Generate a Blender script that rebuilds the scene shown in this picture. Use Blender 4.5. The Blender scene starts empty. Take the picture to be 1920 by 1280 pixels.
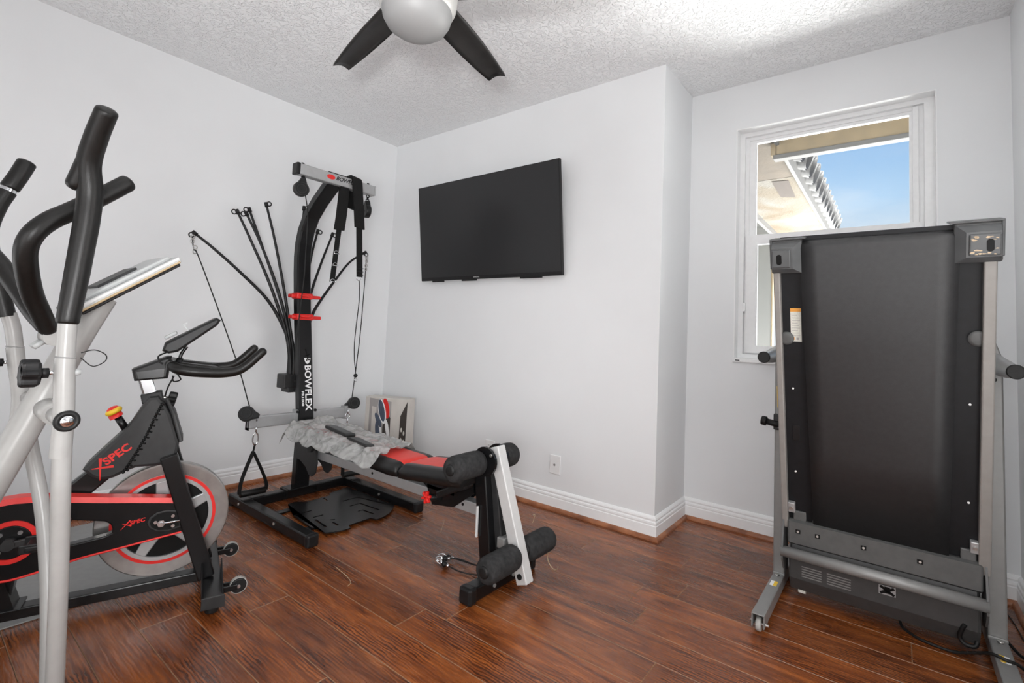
import bpy, bmesh, math, random
from mathutils import Vector, Matrix, Quaternion
random.seed(7)
PI = math.pi
COL = bpy.context.scene.collection
V = Vector

# ------------------------------------------------------------------ materials
def lin(c):
    return tuple(((x/12.92) if x <= .04045 else ((x+.055)/1.055)**2.4) for x in c)
def rgb(r, g, b):
    return lin((r/255, g/255, b/255))

class N:
    def __init__(s, m):
        m.use_nodes = True
        s.t = m.node_tree; s.b = s.t.nodes.get('Principled BSDF')
    def n(s, kind, **kw):
        x = s.t.nodes.new(kind)
        for k, v in kw.items():
            if k.startswith('i_'):
                x.inputs[k[2:].replace('_', ' ')].default_value = v
            else:
                setattr(x, k, v)
        return x
    def l(s, a, b): s.t.links.new(a, b)
    def ramp(s, fac, stops):
        r = s.n('ShaderNodeValToRGB'); s.l(fac, r.inputs[0])
        e = r.color_ramp.elements
        while len(e) > 1: e.remove(e[-1])
        e[0].position = stops[0][0]; e[0].color = (*stops[0][1], 1)
        for p, c in stops[1:]:
            q = e.new(p); q.color = (*c, 1)
        return r.outputs[0]
    def math(s, op, a, b=None):
        m = s.n('ShaderNodeMath', operation=op)
        for i, x in enumerate((a, b)):
            if x is None: continue
            if isinstance(x, (int, float)): m.inputs[i].default_value = x
            else: s.l(x, m.inputs[i])
        return m.outputs[0]

def mat(name, col, rough=.5, metal=0, var=.06, vscale=40, bump=0, bscale=200, spec=.5, coat=0):
    """painted / plastic / metal surface with a slight procedural mottling"""
    m = bpy.data.materials.new(name); k = N(m)
    tc = k.n('ShaderNodeTexCoord')
    nz = k.n('ShaderNodeTexNoise', i_Scale=vscale, i_Detail=3.0)
    k.l(tc.outputs['Object'], nz.inputs['Vector'])
    lo = tuple(max(0, c*(1-var)) for c in col); hi = tuple(min(1, c*(1+var)) for c in col)
    k.l(k.ramp(nz.outputs['Fac'], [(.3, lo), (.7, hi)]), k.b.inputs['Base Color'])
    k.b.inputs['Roughness'].default_value = rough
    k.b.inputs['Metallic'].default_value = metal
    k.b.inputs['Specular IOR Level'].default_value = spec
    k.b.inputs['Coat Weight'].default_value = coat
    if bump:
        n2 = k.n('ShaderNodeTexNoise', i_Scale=bscale, i_Detail=2.0)
        k.l(tc.outputs['Object'], n2.inputs['Vector'])
        bp = k.n('ShaderNodeBump', i_Strength=bump, i_Distance=.002)
        k.l(n2.outputs['Fac'], bp.inputs['Height']); k.l(bp.outputs[0], k.b.inputs['Normal'])
    return m

M = {}
M['wall'] = mat('wall_paint', (.815, .828, .84), .75, var=.012, vscale=3, bump=.06, bscale=260)
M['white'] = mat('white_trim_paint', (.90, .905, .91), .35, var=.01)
M['plate'] = mat('white_plastic', (.84, .84, .84), .35, var=.01)
M['black'] = mat('black_powder_coat', (.006, .006, .0065), .27, var=.2, spec=.35, bump=.05, bscale=500)
M['blackm'] = mat('matte_black_plastic', (.009, .009, .0095), .42, spec=.32, var=.2, bump=.1, bscale=600)
M['rubber'] = mat('black_rubber', (.010, .010, .010), .5, spec=.3, var=.2)
M['foamgrip'] = mat('foam_grip', (.007, .0065, .006), .38, spec=.35, var=.25, vscale=90, bump=.12, bscale=700)
M['foam'] = mat('foam_roller', (.026, .026, .0265), .85, spec=.25, var=.4, vscale=60, bump=.5, bscale=350)
M['dgrey'] = mat('dark_grey_plastic', (.026, .026, .0265), .45, spec=.32, var=.15, bump=.1, bscale=700)
M['tgrey'] = mat('treadmill_grey_plastic', (.082, .083, .082), .45, var=.1, bump=.1, bscale=500)
M['cgrey'] = mat('end_cap_grey', (.085, .088, .09), .36, var=.12, vscale=20)
M['mgrey'] = mat('silver_grey_paint', (.25, .25, .245), .4, metal=.25, var=.04)
M['taupe'] = mat('deck_rail_taupe', (.27, .255, .24), .45, metal=.15, var=.05)
M['egrey'] = mat('elliptical_grey_paint', (.345, .34, .33), .32, var=.03)
M['silver'] = mat('silver_paint', (.42, .425, .43), .34, metal=.45, var=.04)
M['swhite'] = mat('silver_white_paint', (.60, .60, .595), .35, metal=.1, var=.03)
M['chrome'] = mat('chrome', (.75, .76, .78), .12, metal=1, var=.02)
M['steel'] = mat('steel', (.55, .54, .52), .28, metal=.9, var=.08)
M['rim'] = mat('brushed_flywheel_steel', (.36, .35, .34), .3, metal=.85, var=.12, vscale=25)
M['red'] = mat('red_plastic', (.70, .022, .018), .38, var=.06)
M['redl'] = mat('red_leather', (.72, .04, .028), .42, var=.05, bump=.15, bscale=250)
M['leather'] = mat('black_leather', (.010, .010, .010), .36, spec=.4, var=.2, bump=.2, bscale=250)
M['yellow'] = mat('yellow_plastic', (.80, .52, .03), .4, var=.05)
M['gold'] = mat('gold_trim', (.45, .34, .20), .35, metal=.5, var=.08)
M['ltgrey'] = mat('light_grey_plastic', (.42, .43, .43), .4, var=.04)
M['web'] = mat('black_webbing', (.010, .010, .010), .75, spec=.2, var=.4, vscale=300, bump=.4, bscale=900)
M['alu'] = mat('window_aluminium', (.88, .885, .89), .35, var=.02)
M['ink'] = mat('white_ink', (.85, .85, .85), .5, var=.02)
M['inkk'] = mat('black_ink', (.004, .004, .004), .5, spec=.2, var=.02)
M['label'] = mat('label_paper', (.70, .69, .62), .6, var=.08, vscale=220)
M['orange'] = mat('label_orange', (.80, .35, .06), .6, var=.05)
M['mat'] = mat('grey_exercise_mat', (.27, .27, .265), .45, var=.05, bump=.15, bscale=300)
M['screen'] = mat('tv_screen', (.014, .014, .015), .32, var=.05, vscale=2)
M['belt'] = mat('running_belt', (.020, .020, .021), .37, var=.12, vscale=60, bump=.25, bscale=900)
M['deckblk'] = mat('deck_board_black', (.007, .0075, .009), .5, spec=.3, var=.2)
M['straw'] = mat('straw_thread', (.55, .42, .28), .7, var=.1)
M['globe'] = mat('frosted_globe', (.24, .24, .24), .5, var=.01)
M['fanwhite'] = mat('fan_housing_white', (.42, .415, .40), .3, var=.02)
M['blade'] = mat('fan_blade_espresso', (.017, .0155, .0145), .45, spec=.3, var=.25, vscale=25)
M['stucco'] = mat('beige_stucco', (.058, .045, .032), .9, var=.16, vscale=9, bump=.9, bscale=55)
M['beam'] = mat('eave_tan_paint', (.19, .145, .085), .8, var=.12, vscale=12, bump=.2, bscale=60)
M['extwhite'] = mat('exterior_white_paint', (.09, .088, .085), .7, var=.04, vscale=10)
M['tile'] = mat('grey_roof_tile', (.15, .15, .15), .85, var=.35, vscale=18, bump=.5, bscale=60)
M['concrete'] = mat('pale_concrete', (.80, .79, .76), .9, var=.05, vscale=3, bump=.2, bscale=60)
M['patch'] = mat('brown_patch', (.026, .017, .012), .85, var=.12, vscale=20)
M['cardbeige'] = mat('box_beige_print', (.60, .57, .53), .55, var=.05, vscale=15)
M['cardgrey'] = mat('box_grey_print', (.36, .34, .33), .55, var=.08, vscale=15)
M['carddark'] = mat('box_dark_print', (.05, .042, .036), .5, var=.25, vscale=15)
M['cardblue'] = mat('box_blue_print', (.07, .09, .13), .5, var=.15, vscale=30)
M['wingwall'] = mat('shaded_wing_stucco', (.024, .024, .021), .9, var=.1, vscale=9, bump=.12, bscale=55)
M['wheelg'] = mat('grey_caster_wheel', (.38, .37, .35), .5, var=.1)

def ceiling_mat():
    m = bpy.data.materials.new('knockdown_ceiling'); k = N(m)
    tc = k.n('ShaderNodeTexCoord')
    k.b.inputs['Base Color'].default_value = (.90, .91, .92, 1); k.b.inputs['Roughness'].default_value = .85
    nz = k.n('ShaderNodeTexNoise', i_Scale=38.0, i_Detail=4.0, i_Distortion=1.4)
    k.l(tc.outputs['Object'], nz.inputs['Vector'])
    st = k.ramp(nz.outputs['Fac'], [(.46, (0, 0, 0)), (.56, (1, 1, 1))])
    bp = k.n('ShaderNodeBump', i_Strength=.8, i_Distance=.0045)
    k.l(st, bp.inputs['Height']); k.l(bp.outputs[0], k.b.inputs['Normal'])
    return m
M['ceiling'] = ceiling_mat()

def floor_mat():
    m = bpy.data.materials.new('hand_scraped_laminate'); k = N(m)
    tc = k.n('ShaderNodeTexCoord'); at = k.n('ShaderNodeAttribute', attribute_name='plank')
    pl = at.outputs['Fac']
    off = k.n('ShaderNodeCombineXYZ'); k.l(k.math('MULTIPLY', pl, 37.0), off.inputs[0]); k.l(k.math('MULTIPLY', pl, 91.0), off.inputs[2])
    add = k.n('ShaderNodeVectorMath', operation='ADD'); k.l(tc.outputs['Object'], add.inputs[0]); k.l(off.outputs[0], add.inputs[1])
    mp = k.n('ShaderNodeMapping'); mp.inputs['Scale'].default_value = (1.6, 9, 1); k.l(add.outputs[0], mp.inputs[0])
    big = k.n('ShaderNodeTexNoise', i_Scale=1.6, i_Detail=5.0, i_Distortion=1.6); k.l(mp.outputs[0], big.inputs['Vector'])
    mp2 = k.n('ShaderNodeMapping'); mp2.inputs['Scale'].default_value = (3.2, 75, 1); k.l(add.outputs[0], mp2.inputs[0])
    fine = k.n('ShaderNodeTexNoise', i_Scale=2.0, i_Detail=6.0, i_Distortion=.6); k.l(mp2.outputs[0], fine.inputs['Vector'])
    c1 = k.ramp(big.outputs['Fac'], [(.26, (.075, .019, .005)), (.42, (.185, .052, .0125)), (.60, (.27, .082, .0195)), (.76, (.38, .125, .031))])
    c2 = k.ramp(fine.outputs['Fac'], [(.34, (.66, .60, .56)), (.60, (1.08, 1.05, 1.02))])
    mx = k.n('ShaderNodeMix', data_type='RGBA', blend_type='MULTIPLY'); mx.inputs[0].default_value = .8
    k.l(c1, mx.inputs[6]); k.l(c2, mx.inputs[7])
    # figure: patches of tight wavy grain, as in hand-scraped boards
    mp4 = k.n('ShaderNodeMapping'); mp4.inputs['Scale'].default_value = (5, 9, 1); k.l(add.outputs[0], mp4.inputs[0])
    fig = k.n('ShaderNodeTexNoise', i_Scale=.55, i_Detail=2.0); k.l(mp4.outputs[0], fig.inputs['Vector'])
    mask = k.ramp(fig.outputs['Fac'], [(.45, (0, 0, 0)), (.58, (1, 1, 1))])
    mp5 = k.n('ShaderNodeMapping'); mp5.inputs['Scale'].default_value = (7, 20, 1); k.l(add.outputs[0], mp5.inputs[0])
    w2 = k.n('ShaderNodeTexWave', wave_type='BANDS', bands_direction='Y', i_Scale=1.5, i_Distortion=7.0, i_Detail=4.0, i_Detail_Scale=1.6)
    k.l(mp5.outputs[0], w2.inputs['Vector'])
    c3 = k.ramp(w2.outputs['Fac'], [(.15, (.34, .28, .25)), (.55, (1.05, 1.03, 1.0))])
    m3 = k.n('ShaderNodeMix', data_type='RGBA', blend_type='MULTIPLY'); k.l(mask, m3.inputs[0])
    k.l(mx.outputs[2], m3.inputs[6]); k.l(c3, m3.inputs[7])
    tint = k.n('ShaderNodeMix', data_type='RGBA', blend_type='MULTIPLY'); tint.inputs[0].default_value = 1
    k.l(m3.outputs[2], tint.inputs[6]); k.l(k.ramp(pl, [(0, (.78, .74, .74)), (.5, (1, .98, .96)), (.99, (1.22, 1.16, 1.08))]), tint.inputs[7])
    eg = k.math('GREATER_THAN', pl, 1.5)
    fin = k.n('ShaderNodeMix', data_type='RGBA'); k.l(eg, fin.inputs[0]); k.l(tint.outputs[2], fin.inputs[6]); k.l(k.ramp(k.math('SUBTRACT', pl, 2.0), [(0, (.27, .145, .078)), (.5, (.030, .012, .006))]), fin.inputs[7])  # plank edges: painted highlight colour and painted seam-shadow colour
    k.l(fin.outputs[2], k.b.inputs['Base Color'])
    rr = k.ramp(fine.outputs['Fac'], [(.3, (.34, .34, .34)), (.7, (.22, .22, .22))])
    k.l(rr, k.b.inputs['Roughness'])
    k.b.inputs['Specular IOR Level'].default_value = .65
    hs = k.math('ADD', k.math('MULTIPLY', fine.outputs['Fac'], .5), k.math('MULTIPLY', w2.outputs['Fac'], .4))
    bp = k.n('ShaderNodeBump', i_Strength=.22, i_Distance=.0025); k.l(hs, bp.inputs['Height']); k.l(bp.outputs[0], k.b.inputs['Normal'])
    return m
M['floor'] = floor_mat()

def qround_mat():
    m = bpy.data.materials.new('quarter_round_wood'); k = N(m)
    tc = k.n('ShaderNodeTexCoord'); nz = k.n('ShaderNodeTexNoise', i_Scale=14.0, i_Detail=5.0)
    k.l(tc.outputs['Object'], nz.inputs['Vector'])
    k.l(k.ramp(nz.outputs['Fac'], [(.35, (.20, .068, .028)), (.65, (.40, .155, .068))]), k.b.inputs['Base Color'])
    k.b.inputs['Roughness'].default_value = .35
    return m
M['qround'] = qround_mat()

def glass_mat():
    m = bpy.data.materials.new('window_glass'); k = N(m)
    g = k.n('ShaderNodeBsdfGlossy', i_Roughness=.02); tr = k.n('ShaderNodeBsdfTransparent')
    tr.inputs[0].default_value = (.97, .98, .98, 1)
    fr = k.n('ShaderNodeFresnel', i_IOR=1.45); mx = k.n('ShaderNodeMixShader')
    k.l(fr.outputs[0], mx.inputs[0]); k.l(tr.outputs[0], mx.inputs[1]); k.l(g.outputs[0], mx.inputs[2])
    k.l(mx.outputs[0], k.t.nodes['Material Output'].inputs[0])
    return m
M['glass'] = glass_mat()

def plastic_sheet_mat():
    m = bpy.data.materials.new('clear_plastic_film'); k = N(m)
    k.b.inputs['Base Color'].default_value = (.50, .50, .49, 1); k.b.inputs['Roughness'].default_value = .18
    tr = k.n('ShaderNodeBsdfTransparent'); mx = k.n('ShaderNodeMixShader')
    tc = k.n('ShaderNodeTexCoord'); nz = k.n('ShaderNodeTexNoise', i_Scale=11.0, i_Detail=5.0, i_Distortion=2.5)
    k.l(tc.outputs['Object'], nz.inputs['Vector'])
    k.l(k.ramp(nz.outputs['Fac'], [(.38, (.42, .42, .42)), (.64, (.72, .72, .72))]), mx.inputs[0])
    k.l(tr.outputs[0], mx.inputs[1]); k.l(k.b.outputs[0], mx.inputs[2])
    k.l(mx.outputs[0], k.t.nodes['Material Output'].inputs[0])
    return m
M['film'] = plastic_sheet_mat()

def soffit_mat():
    m = bpy.data.materials.new('mottled_soffit_stucco'); k = N(m)
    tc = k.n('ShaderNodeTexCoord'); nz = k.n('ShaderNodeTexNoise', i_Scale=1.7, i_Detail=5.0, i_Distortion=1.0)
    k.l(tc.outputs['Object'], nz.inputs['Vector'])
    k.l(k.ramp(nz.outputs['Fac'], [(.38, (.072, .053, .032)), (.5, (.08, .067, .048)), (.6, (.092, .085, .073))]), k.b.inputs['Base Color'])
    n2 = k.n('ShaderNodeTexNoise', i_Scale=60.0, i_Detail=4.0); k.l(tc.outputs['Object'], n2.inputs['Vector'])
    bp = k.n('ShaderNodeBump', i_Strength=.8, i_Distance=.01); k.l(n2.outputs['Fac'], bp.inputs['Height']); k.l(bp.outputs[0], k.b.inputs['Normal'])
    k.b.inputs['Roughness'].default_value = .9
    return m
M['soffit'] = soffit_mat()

# ------------------------------------------------------------------ mesh builder
def catmull(pts, sub=6):
    pts = [V(p) for p in pts]
    if len(pts) < 3: return pts
    P = [pts[0]*2-pts[1]] + pts + [pts[-1]*2-pts[-2]]
    out = []
    for i in range(1, len(P)-2):
        a, b, c, d = P[i-1], P[i], P[i+1], P[i+2]
        for j in range(sub):
            t = j/sub
            out.append(.5*((2*b)+(c-a)*t+(2*a-5*b+4*c-d)*t*t+(3*b-a-3*c+d)*t**3))
    out.append(pts[-1]); return out

def basis(d):
    d = V(d).normalized()
    a = V((0, 0, 1)) if abs(d.z) < .9 else V((1, 0, 0))
    u = d.cross(a).normalized(); return u, d.cross(u).normalized(), d

class MB:
    """collects shapes (world coordinates) into one mesh"""
    def __init__(s): s.v = []; s.f = []; s.sm = []; s.mi = []; s.pc = []
    def add(s, vs, fs, smooth=False, mi=0):
        o = len(s.v); s.pc.append((o, len(s.f))); s.v += [V(v) for v in vs]
        for f in fs: s.f.append([o+i for i in f]); s.sm.append(smooth); s.mi.append(mi)
        return s
    def bm(s, b, smooth=False, mi=0, Mx=None):
        b.verts.index_update()
        s.add([(Mx @ v.co) if Mx else v.co.copy() for v in b.verts], [[v.index for v in f.verts] for f in b.faces], smooth, mi); b.free(); return s
    def box(s, x0, x1, y0, y1, z0, z1, bev=0, mi=0, Mx=None, seg=2):
        b = bmesh.new(); bmesh.ops.create_cube(b, size=1)
        bmesh.ops.scale(b, vec=(abs(x1-x0), abs(y1-y0), abs(z1-z0)), verts=b.verts)
        bmesh.ops.translate(b, vec=((x0+x1)/2, (y0+y1)/2, (z0+z1)/2), verts=b.verts)
        if bev: bmesh.ops.bevel(b, geom=b.edges[:], offset=min(bev, .49*min(abs(x1-x0), abs(y1-y0), abs(z1-z0))), segments=seg, profile=.5, affect='EDGES')
        return s.bm(b, False, mi, Mx)
    def obox(s, p0, p1, w, h, side=None, bev=0, mi=0):
        """box from p0 to p1, w across 'side', h across the third axis"""
        p0, p1 = V(p0), V(p1); d = (p1-p0); L = d.length; d.normalize()
        u = V(side) if side is not None else basis(d)[0]
        u = (u-d*u.dot(d)).normalized(); w3 = d.cross(u)
        Mx = Matrix((u, w3, d)).transposed().to_4x4(); Mx.translation = (p0+p1)/2
        return s.box(-w/2, w/2, -h/2, h/2, -L/2, L/2, bev, mi, Mx)
    def cyl(s, p0, p1, r0, r1=None, n=24, mi=0, bev=0, caps=True):
        p0, p1 = V(p0), V(p1); r1 = r0 if r1 is None else r1
        L = (p1-p0).length
        if bev: prof = [(0, 0), (r0-bev, 0), (r0-.3*bev, .3*bev), (r0, bev), (r1, L-bev), (r1-.3*bev, L-.3*bev), (r1-bev, L), (0, L)]
        else: prof = ([(0, 0)] if caps else [])+[(r0, 0), (r1, L)]+([(0, L)] if caps else [])
        return s.lathe(prof, p0, p1-p0, n, mi, smooth=False if not bev else True, auto=True)
    def lathe(s, prof, p0, axis, n=28, mi=0, smooth=True, auto=False):
        u, w, d = basis(axis); p0 = V(p0); rings = []; vs = []
        for r, z in prof:
            if r < 1e-6: rings.append([len(vs)]); vs.append(p0+d*z)
            else:
                rings.append(list(range(len(vs), len(vs)+n)))
                vs += [p0+d*z+(u*math.cos(2*PI*i/n)+w*math.sin(2*PI*i/n))*r for i in range(n)]
        fs = []; sm = []
        for k, (A, B) in enumerate(zip(rings, rings[1:])):
            flat = abs(prof[k][1]-prof[k+1][1]) < 1e-6
            for i in range(n):
                j = (i+1) % n
                if len(A) == 1 and len(B) == 1: continue
                if len(A) == 1: f = [A[0], B[j], B[i]]
                elif len(B) == 1: f = [A[i], A[j], B[0]]
                else: f = [A[i], A[j], B[j], B[i]]
                fs.append(f); sm.append((not flat) if auto else smooth)
        o = len(s.v); s.pc.append((o, len(s.f))); s.v += vs
        for f, q in zip(fs, sm): s.f.append([o+i for i in f][::-1]); s.sm.append(q); s.mi.append(mi)
        return s
    def tube(s, pts, r, n=12, sub=6, mi=0, rnd=False, caps=True, smooth_path=True):
        P = catmull(pts, sub) if (smooth_path and len(pts) > 2) else [V(p) for p in pts]
        m = len(P)
        if isinstance(r, (int, float)): R = [r]*m
        else:
            R = []
            for i in range(m):
                t = i/(m-1)*(len(r)-1); k = min(int(t), len(r)-2); R.append(r[k]+(r[k+1]-r[k])*(t-k))
        if rnd:
            d0 = (P[0]-P[1]).normalized(); d1 = (P[-1]-P[-2]).normalized(); e = rnd if isinstance(rnd, float) else .9
            a = [(P[0]+d0*R[0]*e*math.sin(q), R[0]*math.cos(q)) for q in (1.25, .8, .4)]
            b = [(P[-1]+d1*R[-1]*e*math.sin(q), R[-1]*math.cos(q)) for q in (.4, .8, 1.25)]
            P = [x[0] for x in a]+P+[x[0] for x in b]; R = [x[1] for x in a]+R+[x[1] for x in b]; m = len(P)
        T = [(P[min(i+1, m-1)]-P[max(i-1, 0)]).normalized() for i in range(m)]
        u = basis(T[0])[0]; vs = []; fs = []
        for i in range(m):
            if i:
                q = T[i-1].rotation_difference(T[i]); u = q @ u
            u = (u-T[i]*u.dot(T[i])).normalized(); w = T[i].cross(u)
            vs += [P[i]+(u*math.cos(2*PI*k/n)+w*math.sin(2*PI*k/n))*R[i] for k in range(n)]
        for i in range(m-1):
            for k in range(n):
                j = (k+1) % n; fs.append([i*n+k, i*n+j, (i+1)*n+j, (i+1)*n+k])
        s.add(vs, fs, True, mi)
        if caps: s.add(vs[:n], [list(range(n))[::-1]], False, mi); s.add(vs[-n:], [list(range(n))], False, mi)
        return s
    def sweep(s, pts, w, h, side, mi=0, sub=1, bev=.004):
        """rectangular section w (along side) x h, swept along a planar path"""
        P = catmull(pts, sub) if sub > 1 else [V(p) for p in pts]
        side = V(side).normalized(); m = len(P); vs = []; fs = []
        c = bev
        sec = [(-w/2+c, -h/2), (w/2-c, -h/2), (w/2, -h/2+c), (w/2, h/2-c), (w/2-c, h/2), (-w/2+c, h/2), (-w/2, h/2-c), (-w/2, -h/2+c)]
        for i in range(m):
            d0 = (P[i]-P[max(i-1, 0)]); d1 = (P[min(i+1, m-1)]-P[i])
            d = (d0.normalized() if d0.length else V()) + (d1.normalized() if d1.length else V()); d.normalize()
            q = d.cross(side).normalized()
            k = 1
            if d0.length and d1.length: k = 1/max(.3, d.dot(d0.normalized()))
            vs += [P[i]+side*a+q*b*k for a, b in sec]
        for i in range(m-1):
            for k in range(8):
                j = (k+1) % 8; fs.append([i*8+k, (i+1)*8+k, (i+1)*8+j, i*8+j])
        s.add(vs, fs, False, mi); s.add(vs[:8], [list(range(8))], False, mi); s.add(vs[-8:], [list(range(8))[::-1]], False, mi)
        return s
    def prism(s, poly, ext, mi=0, bev=0):
        """extrude a planar polygon (3D points) by vector ext"""
        b = bmesh.new(); ext = V(ext)
        A = [b.verts.new(V(p)) for p in poly]; B = [b.verts.new(V(p)+ext) for p in poly]
        b.faces.new(A[::-1]); b.faces.new(B); n = len(A)
        for i in range(n): b.faces.new([A[i], A[(i+1) % n], B[(i+1) % n], B[i]])
        bmesh.ops.recalc_face_normals(b, faces=b.faces[:])
        if bev:
            caps = [f for f in b.faces if len(f.verts) == n]
            es = {e for f in caps for e in f.edges}
            bmesh.ops.bevel(b, geom=list(es), offset=bev, segments=2, profile=.5, affect='EDGES')
        return s.bm(b, False, mi)
    def torus(s, c, axis, R, r, n=32, k=10, mi=0, a0=0, a1=2*PI):
        u, w, d = basis(axis); c = V(c)
        full = abs(a1-a0-2*PI) < 1e-6; m = n if full else n+1; vs = []; fs = []
        for i in range(m):
            a = a0+(a1-a0)*i/n; e = u*math.cos(a)+w*math.sin(a)
            vs += [c+e*(R+r*math.cos(2*PI*j/k))+d*r*math.sin(2*PI*j/k) for j in range(k)]
        for i in range(n):
            i2 = (i+1) % m
            for j in range(k): fs.append([i*k+j, i2*k+j, i2*k+(j+1) % k, i*k+(j+1) % k])
        return s.add(vs, fs, True, mi)
    def ring(s, c, axis, r0, r1, th, n=64, mi=0, a0=0, a1=2*PI):
        """flat annulus of thickness th centred on c"""
        u, w, d = basis(axis); c = V(c); full = abs(a1-a0-2*PI) < 1e-6; m = n if full else n+1; vs = []; fs = []
        for i in range(m):
            a = a0+(a1-a0)*i/n; e = u*math.cos(a)+w*math.sin(a)
            vs += [c+e*r0-d*th/2, c+e*r1-d*th/2, c+e*r1+d*th/2, c+e*r0+d*th/2]
        for i in range(n):
            i2 = (i+1) % m
            for j in range(4): fs.append([i*4+j, i2*4+j, i2*4+(j+1) % 4, i*4+(j+1) % 4])
        return s.add(vs, fs, False, mi)
    def sphere(s, c, r, sc=(1, 1, 1), mi=0):
        b = bmesh.new(); bmesh.ops.create_uvsphere(b, u_segments=16, v_segments=10, radius=r)
        bmesh.ops.scale(b, vec=sc, verts=b.verts); bmesh.ops.translate(b, vec=V(c), verts=b.verts)
        return s.bm(b, True, mi)

EACH = {'bolt', 'end_cap', 'foot_pad', 'pivot_plate', 'roller_cap', 'hinge_bracket', 'gusset', 'rail_hole', 'elbow_pad', 'plate_tab', 'wheel_bracket', 'red_ring', 'cable_clip'}
def link(o): COL.objects.link(o); return o
def root_of(p):
    while p.parent: p = p.parent
    return p
def obj(name, mb, mats, parent=None, label=None, base=None):
    """one mesh object; vertices are given in world coordinates; small repeated fittings become one object each"""
    if name in EACH and len(mb.pc) > 1:
        first = None; cuts = mb.pc+[(len(mb.v), len(mb.f))]
        for (v0, f0), (v1, f1) in zip(cuts, cuts[1:]):
            q = MB(); q.v = mb.v[v0:v1]; q.f = [[i-v0 for i in f] for f in mb.f[f0:f1]]; q.sm = mb.sm[f0:f1]; q.mi = mb.mi[f0:f1]
            o = obj(name, q, mats, parent, label); first = first or o
        return first
    me = bpy.data.meshes.new(name)
    off = V(root_of(parent).location) if parent else V(base or (0, 0, 0))
    me.from_pydata([v-off for v in mb.v], [], mb.f)
    mats = mats if isinstance(mats, (list, tuple)) else [mats]
    for m in mats: me.materials.append(M[m])
    for p, sm, mi in zip(me.polygons, mb.sm, mb.mi): p.use_smooth = sm; p.material_index = mi
    b = bmesh.new(); b.from_mesh(me); bmesh.ops.recalc_face_normals(b, faces=b.faces[:]); b.to_mesh(me); b.free()
    me.update()
    o = link(bpy.data.objects.new(name, me))
    if parent: o.parent = parent
    else: o.location = off
    if label: o['label'] = label
    return o
def tag(o, label, cat, group=None):
    o['label'] = label; o['category'] = cat
    if group: o['group'] = group
    return o
def thing(name, loc, label, cat, group=None):
    o = link(bpy.data.objects.new(name, None)); o.location = loc; o.empty_display_size = .1
    return tag(o, label, cat, group)
def struct(name, mb, mats, parent=None):
    o = obj(name, mb, mats, parent)
    if not parent: o['kind'] = 'structure'
    return o
def text(name, body, size, origin, xdir, ydir, m, parent, ext=.0006, bold=0, shear=0, sx=1):
    """lettering mesh: origin = lower-left corner, xdir = reading direction, ydir = letter up"""
    cu = bpy.data.curves.new(name, 'FONT'); cu.body = body; cu.size = 1; cu.extrude = 0; cu.offset = bold; cu.shear = shear
    cu.resolution_u = 3
    t = bpy.data.objects.new(name, cu); link(t)
    dg = bpy.context.evaluated_depsgraph_get(); me = bpy.data.meshes.new_from_object(t.evaluated_get(dg))
    bpy.data.objects.remove(t); bpy.data.curves.remove(cu)
    xs = [v.co.x for v in me.vertices]; ys = [v.co.y for v in me.vertices]
    x0, y0, y1 = min(xs), min(ys), max(ys); k = size/(y1-y0)
    X, Y = V(xdir).normalized(), V(ydir).normalized(); Z = X.cross(Y)
    mb = MB(); b = bmesh.new(); b.from_mesh(me)
    r = bmesh.ops.extrude_face_region(b, geom=b.faces[:]); vv = [g for g in r['geom'] if isinstance(g, bmesh.types.BMVert)]
    bmesh.ops.translate(b, vec=(0, 0, ext/k), verts=vv)
    for v in b.verts:
        q = v.co.copy(); v.co = V(origin)+X*((q.x-x0)*k*sx)+Y*((q.y-y0)*k)+Z*(q.z*k)
    mb.bm(b); return obj(name, mb, m, parent)
def filled(name, outline, holes, z0, th, m, parent):
    """horizontal plate with real slots cut through it"""
    cu = bpy.data.curves.new(name, 'CURVE'); cu.dimensions = '2D'; cu.fill_mode = 'BOTH'; cu.extrude = th/2
    for P in [outline]+holes:
        sp = cu.splines.new('POLY'); sp.points.add(len(P)-1); sp.use_cyclic_u = True
        for q, p in zip(sp.points, P): q.co = (p[0], p[1], 0, 1)
    t = bpy.data.objects.new(name, cu); link(t)
    dg = bpy.context.evaluated_depsgraph_get(); me = bpy.data.meshes.new_from_object(t.evaluated_get(dg))
    bpy.data.objects.remove(t); bpy.data.curves.remove(cu)
    b = bmesh.new(); b.from_mesh(me); bmesh.ops.translate(b, vec=(0, 0, z0+th/2), verts=b.verts)
    mb = MB(); mb.bm(b); return obj(name, mb, m, parent)
def stadium(pts, w):
    """outline of a slot of width w along a 2D polyline"""
    P = [V((p[0], p[1])) for p in pts]; L = []; R = []
    for i in range(len(P)):
        d = (P[min(i+1, len(P)-1)]-P[max(i-1, 0)]).normalized(); n = V((-d.y, d.x))*w/2
        L.append(P[i]+n); R.append(P[i]-n)
    return L+R[::-1]

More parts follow.
